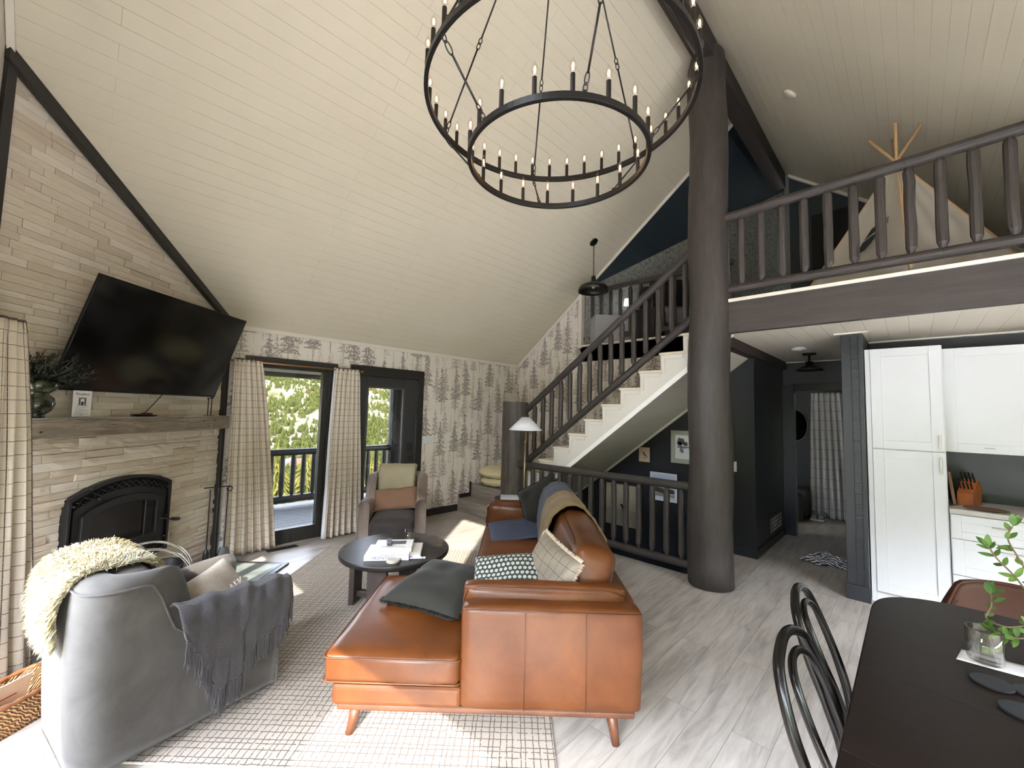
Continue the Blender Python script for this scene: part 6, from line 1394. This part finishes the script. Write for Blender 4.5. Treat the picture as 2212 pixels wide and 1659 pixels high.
def crm(u, v):
    a = 2*pi*u; r = v*(.21+.05*sin(3*a+1)+.03*sin(7*a)); n_ = noise.noise(Vector((r*9*cos(a)+3, r*9*sin(a), 1))); n2 = noise.noise(Vector((r*20*cos(a), r*20*sin(a), 5)))
    return Vector((r*cos(a)*.95, r*sin(a)*1.05, .012+(1-v**2)*.075*(1+.6*n_)+.035*abs(n2)*(1-v**6)+.01*max(0, n_)))
m_.grid(crm, 72, 30, lambda u, v: (v*cos(2*pi*u), v*sin(2*pi*u)), wu=True); m_.build('folds', stripes(), cl, smooth=True, solid=.004)
vg = thing('wall_grille', 'white metal return-air grille low on the charcoal hall wall', 'vent', (6.45, 1.338, .26)); m_ = MB(); m_.b2(-.33, .33, -.008, .001, -.115, -.095); m_.b2(-.33, .33, -.008, .001, .095, .115); m_.b2(-.33, -.31, -.008, .001, -.095, .095); m_.b2(.31, .33, -.008, .001, -.095, .095); m_.build('frame', M_CHAR, vg)
m_ = MB(); m_.b2(-.31, .31, -.004, -.001, -.095, .095)
M_GR = plain('pale_grille_louvre', 'a6a6ac', .5); m_.build('backing', plain('grille_dark', '17171a', .8), vg)
for k in range(5): 
    m_ = MB()
    for j in range(4): m_.b2(-.30+k*.122, -.30+k*.122+.10, -.009, -.004, -.09+j*.046, -.09+j*.046+.034)
    m_.build('louvre', M_GR, vg)
hl = thing('ceiling_lamp', 'black barn ceiling lamp in the dark hall', 'ceiling lamp', (6.24, .905, 2.44)); m_ = MB(); m_.lathe([(0, 0), (.075, 0), (.07, -.02), (0, -.025)], n=24); m_.build('canopy', M_CH, hl, smooth=True); m_ = MB(); m_.tube([(0, 0, -.02), (0, 0, -.13)], .012, 8); m_.build('stem', M_CH, hl)
m_ = MB(); m_.lathe([(0, -.10), (.04, -.105), (.045, -.15), (.11, -.170), (.15, -.215), (.145, -.215), (.10, -.175), (0, -.16)], n=32); m_.build('shade', M_CH, hl, smooth=True)

def fol_mat0(name, a, c): g = N(name); v = g.coord(); f = g.noise(v, .4, 5, .7); return g.fin(g.ramp(f, [(.35, lin(a)), (.65, lin(c))]), .95, spec=0)
# ---------------- outside: deck ----------------
b = MB(); 
for k in range(15): b.b2(-3, 7, 5.56+k*.142, 5.56+k*.142+.136, -.06, -.03)
struct(b.build('floor_deck', M_DECK)); 
M_DLOG = log_mat('near_black_deck_log', '0d0d0d', '181717'); 
rl = thing('deck_railing', 'near black log railing along the outdoor deck', 'railing', (2.0, 7.5, -.03)); so = Vector(rl.location)
for nm, z, r in (('top_rail', .855, .055), ('bottom_rail', .085, .06)): m_ = log([(-5-so.x, 0, z+.03), (2.25, 0, z+.03)], r, 31, 14, .03, 30); m_.build(nm, M_DLOG, rl)
for k in range(42):
    x = 2.165+.166*(k-28)
    if x > 4.2: continue
    rr = random.Random(k); P = []; Q = []
    for t, q in [(0, .5), (.06, .95), (.3, 1.0), (.6, 1.0), (.92, .9), (1, .55)]: P.append((x-so.x, 0, lerp(.14, .84, t)+.03)); Q.append(.042*q*(1+rr.uniform(-.05, .05)))
    m_ = MB(); m_.tube(P, Q, 9, jit=.05, seed=k); m_.build('baluster', M_DLOG, rl)
m_ = log([(4.45, 7.5, -.5), (4.45, 7.5, 2.35)], .20, 55, 16, .03); o = m_.build('deck_post', M_DLOG, None); tag(o, 'thick near black log post outside the glass door', 'post')
m_ = log([(-5, 7.5, 2.26), (8, 7.5, 2.26)], .165, 56, 16, .02); o = m_.build('deck_beam', M_DLOG, None); tag(o, 'near black round beam across the top of the outdoor deck', 'beam')
slab('ceiling_porch', -5, 8, 5.54, 8.2, 2.62, .18, plain('dark_porch_soffit', '1c1917', .9))
# unseen ground added to bounce light indoors, and unseen rise added to block low sky
M_BOUNCE = plain('pale_bounce_ground', 'aeaaa3', .8, var=.04)
slab('floor_bounce_left', -9.0, -.64, -9.0, 7.4, -.10, .1, M_BOUNCE); slab('floor_bounce_front', -.64, 9.0, -9.0, -2.7, -.10, .1, M_BOUNCE)
def rise(u, v):
    a = radians(120+200*v); d = 26+60*u; return Vector((d*cos(a)+2, d*sin(a), -6+34*u**.8+3*noise.noise(Vector((u*4, v*30, 2)))))
b = MB(); b.grid(rise, 12, 80); o = b.build('wooded_rise', fol_mat0('wooded_rise_cover', '2f3820', '58603a'), None, smooth=True); struct(o); o.name = 'floor_wooded_rise'
# ---------------- outside: hillside ----------------
def th(x, y):
    r = y; nz_ = noise.noise(Vector((x*.012, y*.012, 3)))*6+noise.noise(Vector((x*.05, y*.05, 7)))*1.6
    if r < 14: h = -4-r*.25
    elif r < 120: h = -7.5-(r-14)*.27
    elif r < 260: k = (r-120)/140; h = lerp(-36, -34, k)
    else: h = -34+(r-260)*.235
    k = min(1, max(0, (r-14)/60)); return h+nz_*k*(1+r/500)
def terr():
    g = N('pale_rocky_hillside'); v = g.coord(); f = g.noise(v, .05, 8, .7); r = g.noise(v, .022, 4, .6); col = g.ramp(f, [(.35, lin('45412c')), (.5, lin('6b644f')), (.62, lin('8e8778'))])
    col = g.mix(g.ramp(r, [(.60, (0, 0, 0)), (.68, (1, 1, 1))]), col, lin('5a3424')[:3]); return g.fin(col, .95, spec=0)
m_ = MB(); nx_, ny_ = 90, 110
def tg(u, v): y = 8.5+1100*(u**2.2); hw_ = 30+y*1.2; x = -20+y*.35+lerp(-hw_, hw_, v); return Vector((x, y, th(x, y)))
m_.grid(tg, ny_, nx_); o = m_.build('hillside', terr(), None, smooth=True); struct(o); o.name = 'floor_hillside'
def road_mat(): return plain('pale_gravel_road', 'a39d90', .95)
m_ = MB(); q = smooth_pts([(38, 105, 0), (44, 118, 0), (40, 132, 0), (52, 150, 0), (75, 175, 0), (70, 200, 0), (60, 240, 0), (90, 280, 0)], 8)
m_.grid(lambda u, v: (lambda p: Vector((p.x+(v-.5)*7, p.y, th(p.x+(v-.5)*7, p.y)+.6)))(q[int(u*(len(q)-1))]), len(q)-1, 3); o = m_.build('gravel_road', road_mat(), None, smooth=True); tag(o, 'pale gravel road winding down the wooded hillside', 'road')
def conifer(nm, h, r, tiers, seed, spikes=14, dense=1):
    rr = random.Random(seed); m_ = MB(); m_.tube([(0, 0, 0), (0, 0, h*.95)], [h*.018, h*.003], 6)
    tr = m_
    f_ = MB()
    for i in range(tiers):
        t = i/(tiers-1); zc = h*(.10+.86*t); rad = r*(1-t)**.85+h*.008; n = spikes; P = [(0, 0, zc+h*.085*(1-.4*t))]
        for k in range(n*2):
            a = pi*k/n+rr.uniform(-.12, .12); q = rad*(1.0+rr.uniform(-.18, .22)) if k % 2 == 0 else rad*rr.uniform(.45, .62); P.append((q*cos(a), q*sin(a), zc-h*.035*(1 if k % 2 == 0 else .1)+rr.uniform(-.01, .01)*h))
        f_.add(P, [(0, 1+k, 1+(k+1) % (n*2)) for k in range(n*2)])
    return tr, f_
def fol_mat(name, a, c): g = N(name); v = g.coord(); f = g.noise(v, 2.2, 4, .7); return g.fin(g.ramp(f, [(.35, lin(a)), (.65, lin(c))]), .9, spec=0)
M_F1 = fol_mat('olive_pine_foliage', '22250f', '3d4020'); M_F2 = fol_mat('yellow_green_pine_foliage', '3b3a17', '66622f'); M_TR = plain('pine_bark', '5a4636', .9)
def tree_thing(label, x, y, h, r, seed, mat, group=None, tiers=22, spikes=13):
    t = thing('conifer_tree', label, 'tree', (x, y, th(x, y)-.3), R.uniform(0, 6), group); a, f_ = conifer('', h, r, tiers, seed, spikes); a.build('trunk', M_TR, t); f_.build('foliage', mat, t); return t
def hfor(y, zs): return None
near = [('tall yellow green conifer below the deck, left in the tall window', .300, 30, -.075, M_F2), ('pointed yellow green conifer below the deck, right of centre in the tall window', .361, 36, -.085, M_F2), ('yellow green conifer below the deck seen through the glass door', .524, 26, -.078, M_F2),
        ('olive conifer close below the deck rail at the left of the tall window', .262, 24, -.135, M_F1), ('olive conifer close below the deck rail at the right of the tall window', .398, 27, -.15, M_F1), ('low olive conifer between the two taller ones below the deck', .330, 21, -.20, M_F1), ('bushy conifer under the deck rail behind the glass door', .585, 25, -.12, M_F1)]
for i, (lb, xy, Y, sl_, mt_) in enumerate(near):
    X = xy*Y; ztop = 1.62+sl_*Y; h = ztop-th(X, Y)+.3; tree_thing(lb, X, Y, h, h*.30, 100+i, mt_, None, 26, 16)
protos = []
for i in range(4):
    a, f_ = conifer('', 9, 2.7, 14, 200+i, 11); mt_ = [M_F1, M_F2, M_F1, M_F1][i]
    t = thing('conifer_tree', 'small conifer standing in the valley woods below the deck', 'tree', (0, 0, 0), 0, 'conifers of the valley woods'); tr_ = a.build('trunk', M_TR, t); fo = f_.build('foliage', mt_, t); protos.append((t, tr_, fo, [False]))
rr = random.Random(77); cnt = 0
while cnt < 280:
    y = 34+rr.random()**1.4*150; x = y*rr.uniform(.18, .72)
    if abs(x-38-(y-105)*.25) < 5 and y > 100: continue
    t, tr_, fo, used = protos[cnt % 4]; s_ = rr.uniform(.6, 1.15)
    if not used[0]: used[0] = True; c = t
    else:
        c = t.copy(); COL.objects.link(c)
        for ch_ in (tr_, fo): d = ch_.copy(); COL.objects.link(d); d.parent = c
    c.location = (x, y, th(x, y)-.4); c.scale = (s_, s_, s_*rr.uniform(.85, 1.2)); c.rotation_euler = (0, 0, rr.uniform(0, 6)); cnt += 1
f_ = MB()
for k in range(15000):
    y = 150+rr.random()**1.15*760; x = y*rr.uniform(.12, .80); z = th(x, y)
    if noise.noise(Vector((x*.02, y*.02, 9))) > .28 and rr.random() < .8: continue
    h = rr.uniform(2.6, 6.2); r = h*.33; n = 5; a0 = rr.uniform(0, 6); P = [(x, y, z+h)]+[(x+r*cos(a0+2*pi*j/n)*rr.uniform(.7, 1.2), y+r*sin(a0+2*pi*j/n), z+h*.12) for j in range(n)]+[(x+r*.75*cos(a0+.5+2*pi*j/n)*rr.uniform(.7, 1.2), y+r*.75*sin(a0+.5+2*pi*j/n), z+h*.55) for j in range(n)]
    f_.add(P, [(0, 1+n+j, 1+n+(j+1) % n) for j in range(n)]+[(0, 1+j, 1+(j+1) % n) for j in range(n)])
o = f_.build('distant_forest', M_F1, None); tag(o, 'forest of small conifers covering the far hillside', 'forest', kind='stuff')
f_ = MB()
for k in range(900):
    y = 16+rr.random()*30; x = y*rr.uniform(.15, .75); z = th(x, y); h = rr.uniform(.8, 2.2); n = 7
    for q in range(5):
        cx_, cy_, cz_ = x+rr.uniform(-.8, .8), y+rr.uniform(-.8, .8), z+rr.uniform(.2, h); P = [(cx_, cy_, cz_+h*.3)]+[(cx_+h*.3*cos(2*pi*j/n)*rr.uniform(.6, 1.2), cy_+h*.3*sin(2*pi*j/n), cz_+rr.uniform(-.2, .1)) for j in range(n)]
        f_.add(P, [(0, 1+j, 1+(j+1) % n) for j in range(n)])
o = f_.build('hillside_scrub', M_F2, None); tag(o, 'yellow green scrub on the slope below the deck', 'scrub', kind='stuff')
for i, (xy, y, lb, colr) in enumerate([(.36, 215, 'small house with reddish roof left of the road on the hillside', '5f3325'), (.40, 165, 'small house with reddish roof beside the gravel road', '64321f'), (.31, 250, 'small grey roofed house high on the hillside', '5d5953'), (.54, 190, 'small house with rusty roof seen through the glass door', '5f3325')]):
    x = xy*y; t = thing('hillside_house', lb, 'house', (x, y, th(x, y)), .3*i); m_ = MB(); m_.b2(-6, 6, -4, 4, 0, 4); m_.build('walls', plain('house_wall', '7b766a', .8), t); m_ = MB(); m_.prism([(-6.6, -4.6, 4), (-6.6, 4.6, 4), (-6.6, 0, 7)], (13.2, 0, 0)); m_.build('roof', plain('roof_'+str(i), colr, .8), t)
